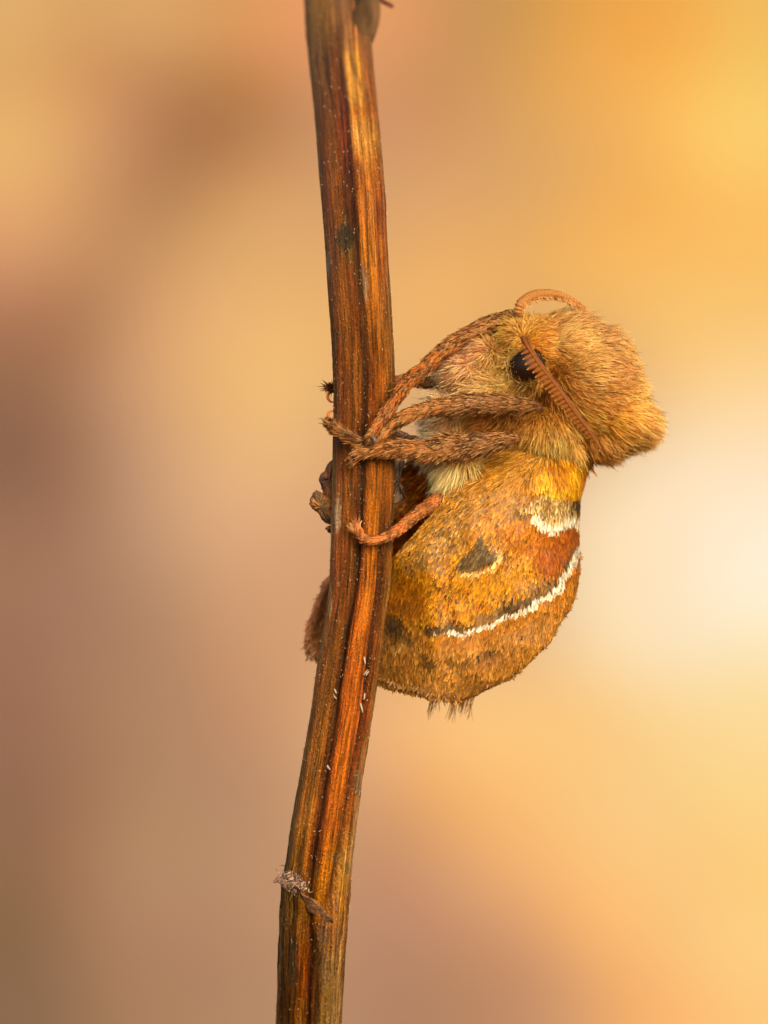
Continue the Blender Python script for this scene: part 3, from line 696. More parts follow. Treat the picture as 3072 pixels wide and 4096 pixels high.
def make_wing(Ltab, far, NS, label):
    V, F, X, Y, U = wing_surface(Ltab, far)
    base = wing_color(X.ravel(), Y.ravel(), X.size) * .7 if not far else np.broadcast_to(lin((236, 160, 60)), (X.size, 3))
    wing = link("forewing", mesh_from("forewing", V.reshape(-1, 3), F, np.clip(base, 0, .8), M_membrane), moth, label=label)
    # normals on the grid
    du = np.gradient(V, axis=1); dv = np.gradient(V, axis=0); Nn = unit(np.cross(dv, du))
    want = 1.0 if far else -1.0
    Nn = np.where((Nn[..., 1:2] * want) < 0, -Nn, Nn)
    ar = np.linalg.norm(np.cross(du, dv), axis=-1); p = (ar / ar.sum()).ravel()
    ids = rng.choice(X.size, NS, p=p); r_, c_ = np.unravel_index(ids, X.shape)
    fr, fc = np.clip(r_ + rng.random(NS) - .5, 0, X.shape[0] - 1.001), np.clip(c_ + rng.random(NS) - .5, 0, X.shape[1] - 1.001)
    i, j = fr.astype(int), fc.astype(int); a, b = (fr - i)[:, None], (fc - j)[:, None]
    def smp(G): return G[i, j] * (1 - a) * (1 - b) + G[i + 1, j] * a * (1 - b) + G[i, j + 1] * (1 - a) * b + G[i + 1, j + 1] * a * b
    root = smp(V); n_ = unit(smp(Nn)); px, py = topx(root)
    inner = -n_ if far else n_          # far wing: the inner face is the one towards the camera
    dx, dy = px - 2240, py - 1700
    ang_ = np.arctan2(dy, dx); ang_ = ang_ + (math.pi / 2 - ang_) * np.interp(py, [1800, 2300, 2750], [.0, .25, .6])
    ang_ = ang_ + .14 * rng.normal(size=NS) + .18 * fbm(px / 50, py / 50, 0, 95)
    d = np.stack([np.cos(ang_), 0 * ang_, -np.sin(ang_)], -1)
    d = unit(d - inner * (d * inner).sum(1, keepdims=True)) 
    d0 = unit(d + inner * (.06 + .06 * rng.random((NS, 1)) + .05 * fbm(px / 25, py / 25, 0, 96)[:, None]))
    ln = .0205 * (1 + .3 * rng.normal(size=NS)); wd = .0076 * (1 + .25 * rng.normal(size=NS))
    shoulder = smooth(2010, 1900, py); ln = ln * (1 + .9 * shoulder); wd = wd * (1 - .5 * shoulder)
    if far:
        c = np.where(rng.random((NS, 1)) < .6, lin((236, 146, 44)), lin((196, 106, 26))) * (1 + .3 * fbm(px / 30, py / 30, 0, 97)[:, None])
        edge = smooth(.16, .0, smp(U[..., None])[:, 0])[:, None]; c = c * (1 - edge) + lin((150, 104, 62)) * edge
        ln = ln * 1.3; tipc = c * 1.1
    else:
        c = wing_color(px, py, NS); whitey = c.min(1) > .4; ln = np.where(whitey, .022, ln); wd = np.where(whitey, wd * 1.15, wd); tipc = c * 1.18
    gs = 1 + .28 * rng.normal(size=(NS, 1)); c = vary(c * gs, NS, .08, .05); tipc = vary(tipc * gs, NS, .08, .05)
    bend = -inner * .10
    Vs, Fs, Cs = hairs(root + inner * (.001 + .004 * rng.random((NS, 1))), d0, inner, np.clip(ln, .01, .09), np.clip(wd, .003, .014), np.clip(c * .62, 0, .9), np.clip(tipc, 0, .92), bend, 2, blunt=.6, wrand=.16)
    link("wing_scales", mesh_from("wing_scales", Vs, [Fs], Cs, M_scale), wing, kind="stuff")
    # outer faces of the far wing too
    # fringe around the free edge
    NF = 5200 if not far else 4200
    if not far:
        t = rng.random(NF); e = []
        path = np.vstack([WL[WL[:, 0] > 2560][:, ::-1], WR[::-1][WR[::-1][:, 0] > 2180][:, ::-1]]).astype(float)
    else:
        path = FLT[(FLT[:, 0] >= 2280) & (FLT[:, 0] <= 2680)][:, ::-1].astype(float)
    cum = np.concatenate([[0], np.cumsum(np.hypot(*np.diff(path, axis=0).T))]); s = rng.random(NF) * cum[-1]
    ex_ = np.interp(s, cum, path[:, 0]); ey_ = np.interp(s, cum, path[:, 1])
    L_ = np.interp(ey_, Ltab[:, 0], Ltab[:, 1]); R_ = np.interp(ey_, WR[:, 0], WR[:, 1]); uu_ = np.clip((ex_ - L_) / np.maximum(R_ - L_, 1), 0, 1)
    yd = depth(uu_, ey_, ex_ if not far else None); 
    if far: yd = 2 * MID - yd + .02
    cxm, cym = (1930, 2380) if not far else (1600, 2350)
    out = unit(np.stack([ex_ - cxm, 0 * ex_, -(ey_ - cym)], -1))
    if far: out = unit(out * .6 + np.array([-.3, 0, -1.0]))
    else: out = unit(out + np.array([-.1, 0, -.5]))
    rt = Parr(ex_, ey_, yd) - out * (.012 + .02 * rng.random((NF, 1))) + rng.normal(size=(NF, 3)) * np.array([.002, .012, .002])
    clump = (.75 + .45 * noise(s / 11, 0, 0, 99)) * (1 + .2 * rng.normal(size=NF))
    lf = (.022 if not far else .038) * clump
    r = rng.random((NF, 1)); base = lin((146, 98, 44)) if not far else lin((160, 92, 44)); tp = lin((160, 116, 58)) if not far else lin((226, 160, 106))
    tp = np.where(r < .12, tp * .6, tp)
    Vf, Ff, Cf = hairs(rt, unit(out + .12 * rng.normal(size=(NF, 3))), np.tile([0, -1.0, 0], (NF, 1)), np.clip(lf, .006, .1), np.full(NF, .006), vary(np.tile(base, (NF, 1)), NF), vary(tp, NF), .1 * rng.normal(size=(NF, 3)), 2, blunt=.4)
    link("wing_fringe", mesh_from("wing_fringe", Vf, [Ff], Cf, M_scale), wing, kind="stuff")
    return wing
near_wing = make_wing(WL, False, 85000, "near forewing, ochre with white band and dark spot")
far_wing = make_wing(FLT, True, 22000, "far forewing, rust brown inner face showing beside the stem")
# long tail hairs below the wing tips
tl = []
for (bx0, by0, tx, ty, n) in [(1735,2782,1714,2860,4),(1742,2782,1722,2856,5),(1752,2785,1735,2852,4),(1765,2785,1758,2830,4),(1770,2790,1778,2830,3),(1822,2792,1786,2872,4),(1828,2795,1800,2880,4),(1832,2795,1808,2880,3),
        (1855,2790,1838,2842,8),(1868,2788,1850,2850,10),(1880,2785,1862,2840,7),(1890,2790,1868,2880,3),(1893,2790,1876,2878,3),(1845,2795,1838,2830,6)]:
    for k in range(n): tl.append((bx0 + rng.normal() * 7, by0, tx + rng.normal() * 7, ty + rng.normal() * 10))
tl = np.array(tl); r0 = Parr(tl[:, 0], tl[:, 1] - 12, np.full(len(tl), .34)); r1_ = Parr(tl[:, 2], tl[:, 3], np.full(len(tl), .36))
dd = r1_ - r0; LL = np.linalg.norm(dd, axis=1); nn_ = len(tl)
Vt, Ft, Ct = hairs(r0, unit(dd), np.tile([0, -1.0, 0], (nn_, 1)), LL, np.full(nn_, .0027), vary(np.tile(lin((196, 146, 84)), (nn_, 1)), nn_), vary(np.tile(lin((170, 118, 66)), (nn_, 1)), nn_), .05 * rng.normal(size=(nn_, 3)), 4, blunt=.35, wrand=.3)
link("tail_hairs", mesh_from("tail_hairs", Vt, [Ft], Ct, M_fur), moth, kind="stuff")

# ---------------------------------------------------------------- legs
def make_leg(pts, radii, nh, c_main, c_alt, label=None, hl=.034, tipspray=0, lift=.07, flat=.85, dark=.25, hair_low=0.0, proxm=1.0):
    pts3 = [P(*p) for p in pts]; radii = [(r * .9 - 1) / 1000 for r in radii]
    V, F, c, r, a, b, t = tube(pts3, radii, 70, 14, flat=flat, noise_amp=.08, seed=len(pts), seg=.16)
    cm, cal = lin(c_main), lin(c_alt); cm0 = cm
    leg = link("leg", mesh_from("leg", V, F, np.broadcast_to(cm * .8, V.shape), M_skin), moth, label=label)
    seglen = np.linalg.norm(np.diff(c, axis=0), axis=1); cum = np.concatenate([[0], np.cumsum(seglen)])
    nh = int(nh * 2.0)
    dens = np.interp(np.linspace(0, 1, 400), np.linspace(0, 1, 70), r); dens /= dens.sum()
    s = (rng.choice(400, nh, p=dens) + rng.random(nh)) / 400 * 69; i = np.clip(s.astype(int), 0, 68); f = (s - i)[:, None]
    def L(G): return G[i] * (1 - f) + G[i + 1] * f
    ph = rng.random(nh) * 2 * np.pi; C, A_, B_, T_ = L(c), unit(L(a)), unit(L(b)), unit(L(t)); R_ = L(r[:, None])
    n = np.cos(ph)[:, None] * A_ + np.sin(ph)[:, None] * B_ * flat; root = C + n * R_; n = unit(n)
    hx, hy = topx(root)
    d0 = unit(T_ + n * (lift * (.6 + .8 * rng.random((nh, 1)))) + .12 * rng.normal(size=(nh, 3)) + np.array([0, 0, -1]) * hair_low * np.clip(-n[:, 2:3], 0, 1))
    pn = fbm(hx / 17, hy / 17, root[:, 1] * 60, 110 + len(pts), 2)[:, None]; q = rng.random((nh, 1))
    prox = (np.clip((34 - s / 1.0) / 16, 0, 1) * proxm)[:, None]; cm = cm * np.array([1.0, .80, .56]) * (1 - prox) + prox * lin((150, 98, 54)); cal = cal * np.array([.85, .72, .62]); col = np.where(pn > .1, cal * .75, cm); tipc = np.where(q < dark, col * .4, np.where(q > .5, col * .35 + .6 * lin((222, 172, 108)), col * 1.5))
    ln = hl * .78 * (1 + .3 * rng.normal(size=nh)) * (1 + .9 * hair_low * np.clip(-n[:, 2], 0, 1)); wd = .0044 * (1 + .3 * rng.random(nh))
    parts = [hairs(root, d0, n, np.clip(ln, .01, .12), wd, vary(col * 1.15, nh, .15), vary(tipc, nh, .15), n * -.06, 2, blunt=.4, wrand=.4)]
    if tipspray:
        m = tipspray; e = c[-1]; T = unit(c[-1] - c[-6]); rt = e + rng.normal(size=(m, 3)) * r[-1] * .6
        parts.append(hairs(rt, unit(T + .35 * rng.normal(size=(m, 3))), np.tile([0, -1.0, 0], (m, 1)), .045 * (.6 + .7 * rng.random(m)), np.full(m, .0048), vary(np.tile(cm0, (m, 1)), m), vary(np.tile(cm0 * .5, (m, 1)), m), None, 2))
    Vv, Ff, Cc = join(parts)
    link("leg_scales", mesh_from("leg_scales", Vv, Ff, Cc, M_fur), leg, kind="stuff")
    return leg
def joint(leg, px, py, y, r, c=(128, 70, 40), name="knee_joint", sq=(1, 1, 1), rot=0):
    v, f_ = ellipsoid(P(px, py, y), (r / 1000 * sq[0], r / 1000 * sq[1], r / 1000 * sq[2]), 20, 14, rot=Matrix.Rotation(rot, 3, 'Y'))
    link(name, mesh_from(name, v, f_, lin(c) * (1 + .5 * noise(v[:, 0] * 60, v[:, 2] * 60, 0, 3)[:, None]), M_gloss), leg)
def claw(leg, pts, radii, c=(176, 92, 40)):
    V, F, *_ = tube([P(*p) for p in pts], [r / 1000 for r in radii], 24, 10)
    link("claw", mesh_from("claw", V, F, np.broadcast_to(lin(c), V.shape), M_gloss), leg)
# far hind part of a middle leg passing behind the stem
l5 = make_leg([(1880,1540,.36),(1760,1530,.33),(1690,1532,.30),(1620,1520,.27),(1500,1545,.24),(1400,1555,.20),(1345,1553,.12),(1322,1550,.07)], [30,26,22,22,20,18,15,11], 2400, (140,86,50), (170,110,66), "far middle leg hooked round the back of the stem", tipspray=70)
claw(l5, [(1326,1562,.07),(1313,1578,.06),(1312,1594,.05),(1322,1606,.03),(1335,1609,.01)], [6,6.5,6,4.5,2])
joint(l5, 1326, 1560, .06, 13, (80, 50, 34), "pad")
# foreleg reaching from the head
l1 = make_leg([(2062,1262,.22),(2020,1280,.20),(1960,1300,.17),(1912,1322,.14),(1821,1368,.08),(1753,1420,.03),(1695,1476,-.03),(1640,1522,-.10),(1592,1580,-.17),(1554,1642,-.19),(1510,1702,-.20),(1488,1738,-.20)],
              [32,38,40,38,34,30,32,30,27,25,22,16], 8200, (178,112,48), (138,84,44), "long foreleg stretched from the head down onto the stem", hl=.036, tipspray=26, dark=.3)
joint(l1, 1473, 1762, -.195, 19, (96, 54, 32), "pad", (1, .7, 1.1))
claw(l1, [(1484,1748,-.215),(1497,1756,-.225),(1497,1770,-.22),(1488,1780,-.2)], [6,8,7,2], (96,80,70))
joint(l1, 1762, 1410, .012, 11, (110, 66, 40), "spur", (1, .7, 1.4), .4)
# upper near leg
l2 = make_leg([(2150,1626,-.03),(2100,1618,-.05),(1984,1610,-.08),(1880,1612,-.09),(1803,1620,-.10),(1712,1632,-.13),(1640,1655,-.15),(1580,1690,-.16),(1530,1728,-.165),(1480,1772,-.165),(1440,1764,-.160),(1400,1742,-.155),(1358,1718,-.14),(1325,1694,-.09)],
              [20,27,38,38,32,23,24,24,22,16,17,18,20,18], 9500, (184,130,72), (140,92,50), "upper near leg folded at a glossy brown knee, foot over the stem", hl=.036, tipspray=60, dark=.3, hair_low=.35)
joint(l2, 2140, 1628, -.03, 19, (104, 64, 40), sq=(1.7, .9, 1.0), rot=.25)
claw(l2, [(1326,1690,-.05),(1314,1672,-.05),(1313,1656,-.04),(1322,1646,-.03),(1334,1644,-.01)], [6,6.5,6,4.5,2])
# lower near leg
l3 = make_leg([(2066,1752,-.02),(2020,1752,-.05),(1923,1770,-.08),(1850,1780,-.09),(1780,1786,-.10),(1712,1794,-.11),(1675,1792,-.12),(1610,1787,-.14),(1560,1786,-.155),(1500,1791,-.165),(1453,1799,-.17),(1420,1822,-.165)],
              [20,28,44,46,42,30,27,24,20,18,17,11], 9500, (174,120,66), (122,82,48), "lower near leg held level against the pale chest fur", hl=.038, tipspray=30, dark=.35, hair_low=.5)
joint(l3, 2058, 1753, -.02, 18, (98, 58, 40), sq=(1.5, .9, 1.1), rot=.2)
claw(l3, [(1424,1818,-.175),(1412,1826,-.18),(1402,1833,-.16)], [9,8,2], (44,38,44))
# hind near leg
l4 = make_leg([(1775,1975,.08),(1724,2018,.02),(1659,2064,-.04),(1595,2117,-.10),(1542,2149,-.145),(1485,2160,-.165),(1455,2150,-.168),(1440,2128,-.168),(1430,2108,-.165)],
              [26,26,24,21,17,13,12,11,9], 4600, (200,134,80), (176,112,60), "hind leg bent round low on the stem with a curled foot", hl=.026, tipspray=26, dark=.14, lift=.14, proxm=0.0)
claw(l4, [(1440,2108,-.17),(1441,2094,-.175),(1447,2082,-.17)], [3,2.6,1.5], (190,150,110))
# hind foot second hair brush
NB = 60; rt = Parr(1458 + rng.normal(size=NB) * 5, 2146 + rng.normal(size=NB) * 5, np.full(NB, -.165)); tgt = Parr(1392 + rng.normal(size=NB) * 8 + 20 * rng.random(NB), 2094 + rng.normal(size=NB) * 8 + 16 * rng.random(NB), np.full(NB, -.17))
dd = tgt - rt
Vt, Ft, Ct = hairs(rt, unit(dd), np.tile([0, -1.0, 0], (NB, 1)), np.linalg.norm(dd, axis=1), np.full(NB, .0045), vary(np.tile(lin((196, 112, 40)), (NB, 1)), NB), vary(np.tile(lin((216, 160, 100)), (NB, 1)), NB), None, 2)
link("foot_brush", mesh_from("foot_brush", Vt, [Ft], Ct, M_fur), l4, kind="stuff")

# ---------------------------------------------------------------- antennae
def lamella_mesh():
    nl, nk = 10, 10; V = []; C = []
    for i in range(nl):
        t = i / (nl - 1); w_ = .52 * (1 - t ** 2.0) ** .55 * (1 - .2 * t); th_ = .24 * (1 - t ** 2) + .02
        for k in range(nk):
            a = 2 * math.pi * k / nk; V.append((t, math.sin(a) * th_, math.cos(a) * w_))
            rim = min(1, max(0, (abs(math.cos(a)) - .86) * 5) * .5 + max(0, (t - .8) * 4)); C.append(lin((116, 64, 16)) * (1 - rim) + lin((200, 140, 84)) * rim)
    i = np.arange(nl * nk).reshape(nl, nk); j = np.roll(i, -1, 1); F = np.stack([i[:-1], j[:-1], j[1:], i[1:]], -1).reshape(-1, 4)
    return mesh_from("lamella", V, [F, np.array([i[0][::-1]]), np.array([i[-1]])], np.array(C), M_horn)
lam = lamella_mesh()
apts = [P(2092,1352,-.09), P(2104,1376,-.13), P(2125,1410,-.145), P(2156,1456,-.15), P(2187,1497,-.15), P(2228,1548,-.15), P(2269,1607,-.15), P(2305,1659,-.14), P(2341,1705,-.13), P(2371,1751,-.12), P(2397,1797,-.10)]
V, F, c, r, a, b, t = tube(apts, [.012,.010,.008,.0075,.0075,.007,.0085,.0075,.0065,.005,.003], 110, 12)
ant = link("antenna", mesh_from("antenna", V, F, np.broadcast_to(lin((112, 62, 22)), V.shape), M_horn), moth, label="near comb toothed antenna crossing the eye")
# pale scale line on the back of the shaft
NB = 700; k = rng.integers(0, 108, NB); rt = c[k] + a[k] * r[k][:, None] * -1.0; side_s = np.sign((a[:, 0]).mean())
rt = c[k] + side_s * a[k] * r[k][:, None]
Vt, Ft, Ct = hairs(rt, unit(t[k] + .3 * side_s * a[k] + .15 * rng.normal(size=(NB, 3))), np.tile([0, -1.0, 0], (NB, 1)), np.full(NB, .013), np.full(NB, .0034), vary(np.tile(lin((150, 86, 40)), (NB, 1)), NB), vary(np.tile(lin((176, 124, 76)), (NB, 1)), NB), None, 1)
link("shaft_scales", mesh_from("shaft_scales", Vt, [Ft], Ct, M_fur), ant, kind="stuff")
cl = np.concatenate([[0], np.cumsum(np.linalg.norm(np.diff(c, axis=0), axis=1))])
NL = 27
ss = np.linspace(.05, .985, NL) ** .93
for q, fr in enumerate(ss):
    s0 = fr * cl[-1]; p = np.array([np.interp(s0, cl, c[:, m]) for m in range(3)]); ii = min(int(np.searchsorted(cl, s0)), 108); T = t[ii]
    d = np.array([-.92, -.12, -.38]); d = unit(d - T * (d @ T) * .45)
    L_ = np.interp(fr, [0, .08, .25, .5, .75, 1], [.022, .038, .048, .042, .030, .013]); W = np.interp(fr, [0, .2, .6, 1], [.019, .024, .026, .013])
    zax = unit(T - d * (d @ T)); yax = np.cross(zax, d)
    L_ *= 1 + .06 * rng.normal(); W *= (1 + .10 * rng.normal()) * .88
    M = Matrix(((d[0] * L_, yax[0] * W, zax[0] * W, p[0]), (d[1] * L_, yax[1] * W, zax[1] * W, p[1]), (d[2] * L_, yax[2] * W, zax[2] * W, p[2]), (0, 0, 0, 1)))
    link("lamella", lam, ant, matrix=M)
# far antenna: arching over the head, ringed
fpts = [P(2070,1256,.08), P(2078,1222,.08), P(2098,1202,.10), P(2128,1184,.13), P(2165,1175,.16), P(2207,1174,.19), P(2248,1182,.21), P(2289,1200,.23), P(2315,1213,.24), P(2338,1232,.25)]
V, F, c, r, a, b, t = tube(fpts, [.009,.010,.010,.009,.008,.008,.007,.006,.005,.003], 110, 12)
fant = link("antenna", mesh_from("antenna", V, F, np.broadcast_to(lin((150, 92, 46)), V.shape), M_horn), moth, label="far antenna arching over the crown, ringed")
def ring_mesh():
    v, f_ = ellipsoid((0, 0, 0), (1, 1, 1), 18, 11); e = np.abs(v[:, 0])[:, None]
    cc = lin((150, 98, 46)) * (1 - smooth(.55, .95, e)) + lin((222, 176, 122)) * smooth(.55, .95, e)
    return mesh_from("ring_segment", v, f_, cc, M_horn)
rm = ring_mesh(); cl = np.concatenate([[0], np.cumsum(np.linalg.norm(np.diff(c, axis=0), axis=1))])
NL = 30
for q in range(NL):
    fr = (q + .6) / NL; s0 = fr * cl[-1]; p = np.array([np.interp(s0, cl, c[:, m]) for m in range(3)]); ii = min(int(np.searchsorted(cl, s0)), 108); T = t[ii]
    R_ = np.interp(fr, [0, .1, .3, .6, .8, 1], [.015, .021, .022, .017, .012, .005]); th_ = cl[-1] / NL * .62
    zax = unit(np.cross(T, [0, 1, 0])); yax = np.cross(zax, T)
    M = Matrix(((T[0] * th_, yax[0] * R_ * .8, zax[0] * R_, p[0]), (T[1] * th_, yax[1] * R_ * .8, zax[1] * R_, p[1]), (T[2] * th_, yax[2] * R_ * .8, zax[2] * R_, p[2]), (0, 0, 0, 1)))
    link("ring_segment", rm, fant, matrix=M)
NB = 1300; k = (rng.random(NB) ** 1 * 108).astype(int); low = np.where(np.cross(t[k], [0, 1, 0])[:, 2:3] > 0, -1, 1) * np.cross(t[k], [0, 1, 0])
rr_ = np.interp(k / 108, [0, .1, .3, .6, .8, 1], [.012, .018, .021, .015, .01, .003])[:, None]
rt = c[k] + low * rr_ * .8 + rng.normal(size=(NB, 3)) * .003
Vt, Ft, Ct = hairs(rt, unit(t[k] * .8 + low * .5 + .35 * rng.normal(size=(NB, 3))), np.tile([0, -1.0, 0], (NB, 1)), .016 + .008 * rng.random(NB), np.full(NB, .004), vary(np.tile(lin((196, 132, 66)), (NB, 1)), NB), vary(np.tile(lin((230, 180, 112)), (NB, 1)), NB), None, 2)
link("antenna_scales", mesh_from("antenna_scales", Vt, [Ft], Ct, M_fur), fant, kind="stuff")

# ---------------------------------------------------------------- details on the stem
def lump(name, outline, y0, thick, colr, parent, label=None, seed=0, bumpy=.012):
    """a crumpled solid whose side view has the given outline"""
    poly = np.array(outline, float); n = len(poly)
    c = catmull(np.vstack([poly, poly[:1]]), 90)[:-1]; cen = poly.mean(0); V = []; rings = 11
    for side in (0,):
        for i in range(rings):
            a = math.pi * (i / (rings - 1)) ; k = math.sin(a); k = max(k, .05) ** .6; yy = y0 - math.cos(a) * thick
            q = cen + (c - cen) * k
            q = q + 3.5 * np.stack([noise(c[:, 0] / 9, c[:, 1] / 9, i * .6, seed), noise(c[:, 0] / 9, c[:, 1] / 9, i * .6 + 9, seed)], -1) * (k > .5)
            V.append(Parr(q[:, 0], q[:, 1], yy + bumpy * noise(c[:, 0] / 14, c[:, 1] / 14, i, seed + 1)))
    V = np.array(V); m = V.shape[1]; V = V.reshape(-1, 3); i = np.arange(rings * m).reshape(rings, m); j = np.roll(i, -1, 1)
    F = np.stack([i[:-1], j[:-1], j[1:], i[1:]], -1).reshape(-1, 4); V = np.vstack([V, V[:m].mean(0), V[-m:].mean(0)]); t0 = rings * m
    caps = np.vstack([np.stack([j[0], i[0], np.full(m, t0)], -1), np.stack([i[-1], j[-1], np.full(m, t0 + 1)], -1)])
    px, py = topx(V); nn = fbm(px / 22, py / 22, V[:, 1] * 30, seed + 2)[:, None]
    cc = 3.2 * lin(colr[0]) * (1 - smooth(-.15, .3, nn)) + 2.8 * lin(colr[1]) * smooth(-.15, .3, nn)
    return link(name, mesh_from(name, V, [F, caps], cc, M_debris), parent, label=label)
lump("withered_bract", [(1345,1800),(1328,1838),(1310,1856),(1298,1880),(1273,1916),(1284,1945),(1296,1985),(1310,2010),(1350,2030),(1380,1900)], .15, .07, [(58,40,32),(104,66,40)], stem_root, "dark shrivelled bract on the left rim of the stem", 1)
lump("withered_bract", [(1340,1985),(1300,1978),(1262,1962),(1247,1985),(1238,2015),(1246,2032),(1275,2052),(1290,2085),(1320,2098),(1350,2085)], .13, .05, [(64,50,34),(116,72,36)], stem_root, "lower rounded shrivelled bract on the left rim", 4)
lump("withered_bract", [(1345,2098),(1312,2102),(1304,2118),(1320,2132),(1345,2140)], .1, .03, [(96,66,44),(70,50,36)], stem_root, "smallest brown bract stub on the left rim", 6)
lump("withered_bract", [(1560,1838),(1585,1826),(1612,1832),(1618,1850),(1602,1880),(1598,1940),(1618,1952),(1604,1975),(1620,1992),(1606,2005),(1580,2018),(1550,2000)], .16, .05, [(40,32,28),(74,58,46)], stem_root, "black crusty bract on the right rim of the stem", 8)
lump("withered_bract", [(1560,1728),(1600,1722),(1640,1738),(1680,1746),(1660,1758),(1610,1764),(1570,1756)], .2, .04, [(48,38,36),(90,66,50)], stem_root, "small dark bract between stem and chest fur", 9)
# upper bud branch
V, F, *_ = tube([P(1440,215,1.25), P(1452,130,1.33), P(1468,60,1.42), P(1478,0,1.5), P(1482,-90,1.6)], [.035,.052,.058,.05,.04], 30, 16, noise_amp=.15)
side = link("side_branch", mesh_from("side_branch", V, F, np.clip(lin((88, 62, 36)) * (1 + .9 * fbm(V[:, 0] * 30, V[:, 2] * 6, 0, 5)[:, None]), 0, 1), M_debris), stem_root)
V, F, *_ = tube([P(1512,-30,1.5), P(1530,4,1.5), P(1552,16,1.5), P(1572,28,1.5)], [.012,.010,.010,.008], 14, 8)
link("twig", mesh_from("twig", V, F, np.broadcast_to(lin((84, 44, 34)), V.shape), M_debris), side)
# node bract: papery scale across the lower joint
def on_stem(px, py, off=.0):
    l, r_ = edges(np.array(float(py))); uu = np.clip((px - l) / (r_ - l), .02, .98); cth = 2 * uu - 1
    return float(stem_y(np.array(float(py))) - (r_ - l) / 2000 * .92 * math.sqrt(max(1 - cth ** 2, 0)) * 1.03 - off)
top_ = [(1168,3535),(1192,3548),(1205,3572),(1235,3588),(1262,3600),(1285,3625),(1305,3650),(1318,3668),(1334,3680)]
bot_ = [(1172,3552),(1196,3566),(1208,3596),(1222,3618),(1232,3645),(1258,3660),(1282,3680),(1306,3690),(1330,3692)]
tp_, bt_ = catmull(np.array(top_, float), 40), catmull(np.array(bot_, float), 40); V = []; nr_ = 7
for layer, dz in ((0, .0), (1, -.012)):
    for i in range(nr_):
        k = i / (nr_ - 1); q = tp_ * (1 - k) + bt_ * k
        for (qx, qy) in q:
            nn = 3 * noise(qx / 9, qy / 9, 0, 7); lift_ = .020 * math.sin(math.pi * (1 - k) * .5) + .008
            V.append(P(qx + nn, qy + nn, on_stem(qx, qy, lift_ - dz * -1 + .006 * noise(qx / 8, qy / 8, 3, 7))))
V = np.array(V); i = np.arange(nr_ * 40).reshape(nr_, 40); F1 = np.stack([i[:-1, :-1], i[1:, :-1], i[1:, 1:], i[:-1, 1:]], -1).reshape(-1, 4); o = nr_ * 40
rimA = np.stack([i[0, :-1], i[0, 1:], i[0, 1:] + o, i[0, :-1] + o], -1); rimB = np.stack([i[-1, 1:], i[-1, :-1], i[-1, :-1] + o, i[-1, 1:] + o], -1)
px_, py_ = topx(V)
cc = lin((118, 82, 54)) * (1 + .9 * fbm(px_ / 12, py_ / 12, 0, 9)[:, None]); cc = np.where((px_ > 1316)[:, None], lin((80, 66, 60)), cc)
link("node_scale", mesh_from("node_scale", V, [F1, F1[:, ::-1] + o, rimA, rimB], np.clip(cc, 0, 1), M_debris), stem_root, label="papery brown scale slanting across the lower node")
# tuft of grey fibres at the node and its left pointing spike
V, F, *_ = tube([P(1152,3545,-.02), P(1130,3528,-.0), P(1112,3518,.01), P(1100,3526,.01), P(1094,3530,.01)], [.016,.013,.010,.007,.004], 24, 9, noise_amp=.5)
sp = link("node_spike", mesh_from("node_spike", V, F, np.broadcast_to(lin((130, 100, 84)), V.shape), M_debris), stem_root)
NB = 900; bx_ = 1178 + rng.normal(size=NB) * 20; by_ = 3530 + rng.normal(size=NB) * 16 + (bx_ - 1180) * .35
rt = np.array([P(a_, b_, on_stem(a_, b_, .0)) for a_, b_ in zip(bx_, by_)])
an = rng.random(NB) * 6.28; d = unit(np.stack([np.cos(an) - .5, -.3 - .3 * rng.random(NB), np.sin(an)], -1))
lf = np.where(rng.random((NB, 1)) < .6, lin((176, 144, 122)), lin((90, 70, 60)))
Vt, Ft, Ct = hairs(rt, d, np.tile([0, -1.0, 0], (NB, 1)), .006 + .014 * rng.random(NB), np.full(NB, .0040), vary(lf, NB), vary(lf, NB), .5 * rng.normal(size=(NB, 3)), 3)
link("node_fibres", mesh_from("node_fibres", Vt, [Ft], Ct, M_debris), stem_root, kind="stuff")
# short lint and fibres over the stem surface
NB = 7000; by_ = rng.random(NB) * 3700 + 400; l_, r_ = sm_edges(by_); thb = rng.random(NB) * 2 * np.pi; hwb = (r_ - l_) / 2
bx_ = (l_ + r_) / 2 + hwb * np.cos(thb) * 1.0; yb = stem_y(by_) + hwb / 1000 * .92 * np.sin(thb)
rt = Parr(bx_, by_, yb); nb = np.stack([np.cos(thb), np.sin(thb), 0 * thb], -1)
d = unit(nb * .5 + rng.normal(size=(NB, 3)) * .8); cc = np.where(rng.random((NB, 1)) < .5, lin((196, 150, 104)), lin((90, 62, 40)))
Vt, Ft, Ct = hairs(rt, d, nb, .003 + .007 * rng.random(NB) ** 3, np.full(NB, .0024), vary(cc, NB), vary(cc, NB), .4 * rng.normal(size=(NB, 3)), 2)
link("stem_lint", mesh_from("stem_lint", Vt, [Ft], Ct, M_debris), stem_root, kind="stuff")

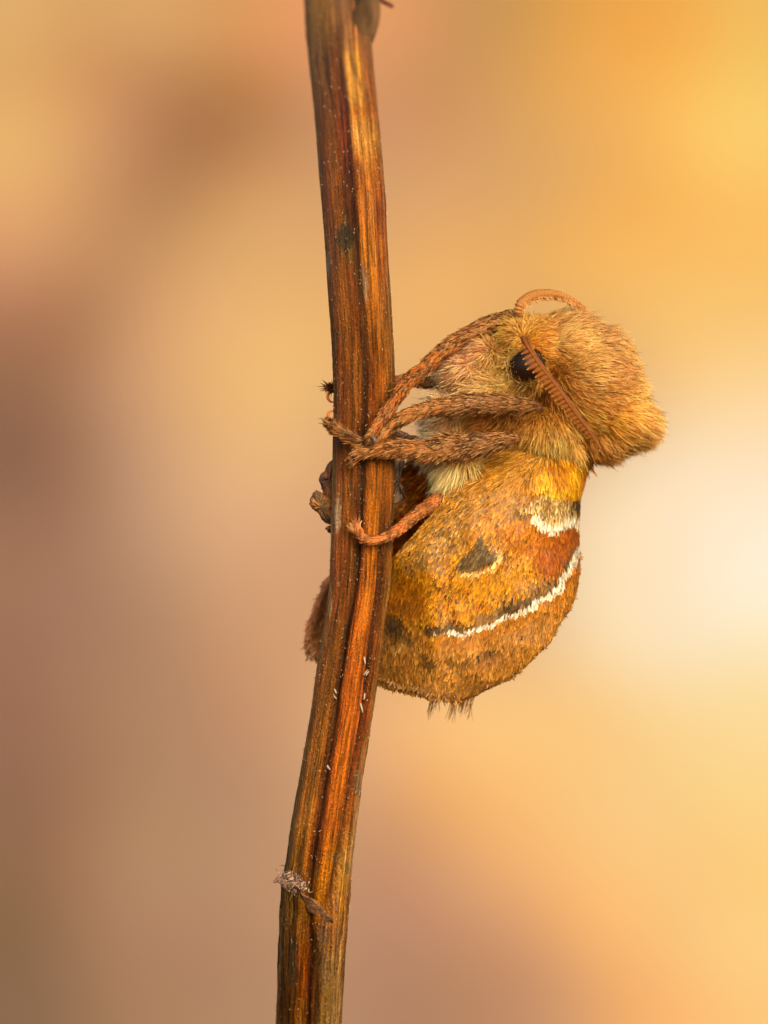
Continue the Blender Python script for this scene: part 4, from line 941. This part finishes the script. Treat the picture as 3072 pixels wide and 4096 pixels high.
# ---------------------------------------------------------------- loose pale scales stuck on the stem
def shed(x0, y0, x1, y1, wpx, label):
    c0_, c1_ = np.array([x0, y0], float), np.array([x1, y1], float); V = []; n = 7
    L_ = np.linalg.norm(c1_ - c0_); dirv = (c1_ - c0_) / L_; nv_ = np.array([-dirv[1], dirv[0]])
    for lay in (0, 1):
        for i in range(n):
            t = i / (n - 1); ww = wpx * .62 * math.sin(math.pi * (.12 + .80 * t ** .75)) * .5 + .6
            for sgn in (-1, 0, 1):
                q = c0_ + dirv * L_ * t + nv_ * ww * sgn; m = c0_ + dirv * L_ * t
                V.append(P(q[0], q[1], on_stem(m[0], m[1], .004 + .012 * t + (.003 if lay else 0) + (0.002 if sgn == 0 else 0))))
    i = np.arange(n * 3).reshape(n, 3); F1 = np.stack([i[:-1, :-1], i[1:, :-1], i[1:, 1:], i[:-1, 1:]], -1).reshape(-1, 4); o = n * 3
    rim = np.vstack([np.stack([i[:-1, 0], i[1:, 0], i[1:, 0] + o, i[:-1, 0] + o], -1), np.stack([i[:-1, 2], i[1:, 2], i[1:, 2] + o, i[:-1, 2] + o], -1)])
    V = np.array(V); org = V.mean(0)
    ob = link("loose_scale", mesh_from("loose_scale", V - org, [F1, F1 + o, rim], np.broadcast_to(lin((178, 160, 142)), V.shape), M_scale), matrix=Matrix.Translation(org))
    ob["label"] = label; ob["category"] = "moth scale"; ob["group"] = "pale moth scales stuck on the stem"
shed(1456, 2626, 1462, 2656, 8, "pale shed scale highest on the stem, level with the wing's lower edge")
shed(1468, 2684, 1455, 2700, 7, "left one of two pale scales lying side by side in the right groove")
shed(1476, 2684, 1463, 2704, 7, "right one of two pale scales lying side by side in the right groove")
shed(1338, 2755, 1346, 2774, 8, "upper short pale scale beside the dark middle groove")
shed(1335, 2782, 1347, 2796, 6, "lower short pale scale just under another beside the middle groove")
shed(1460, 2772, 1456, 2798, 8, "small upright pale scale in the right groove below the pair")
shed(1442, 2812, 1452, 2850, 9, "longest pale scale, pointed, in the right groove under all the others there")
shed(1308, 3060, 1321, 3080, 9, "pale scale alone far down on the dark middle groove")
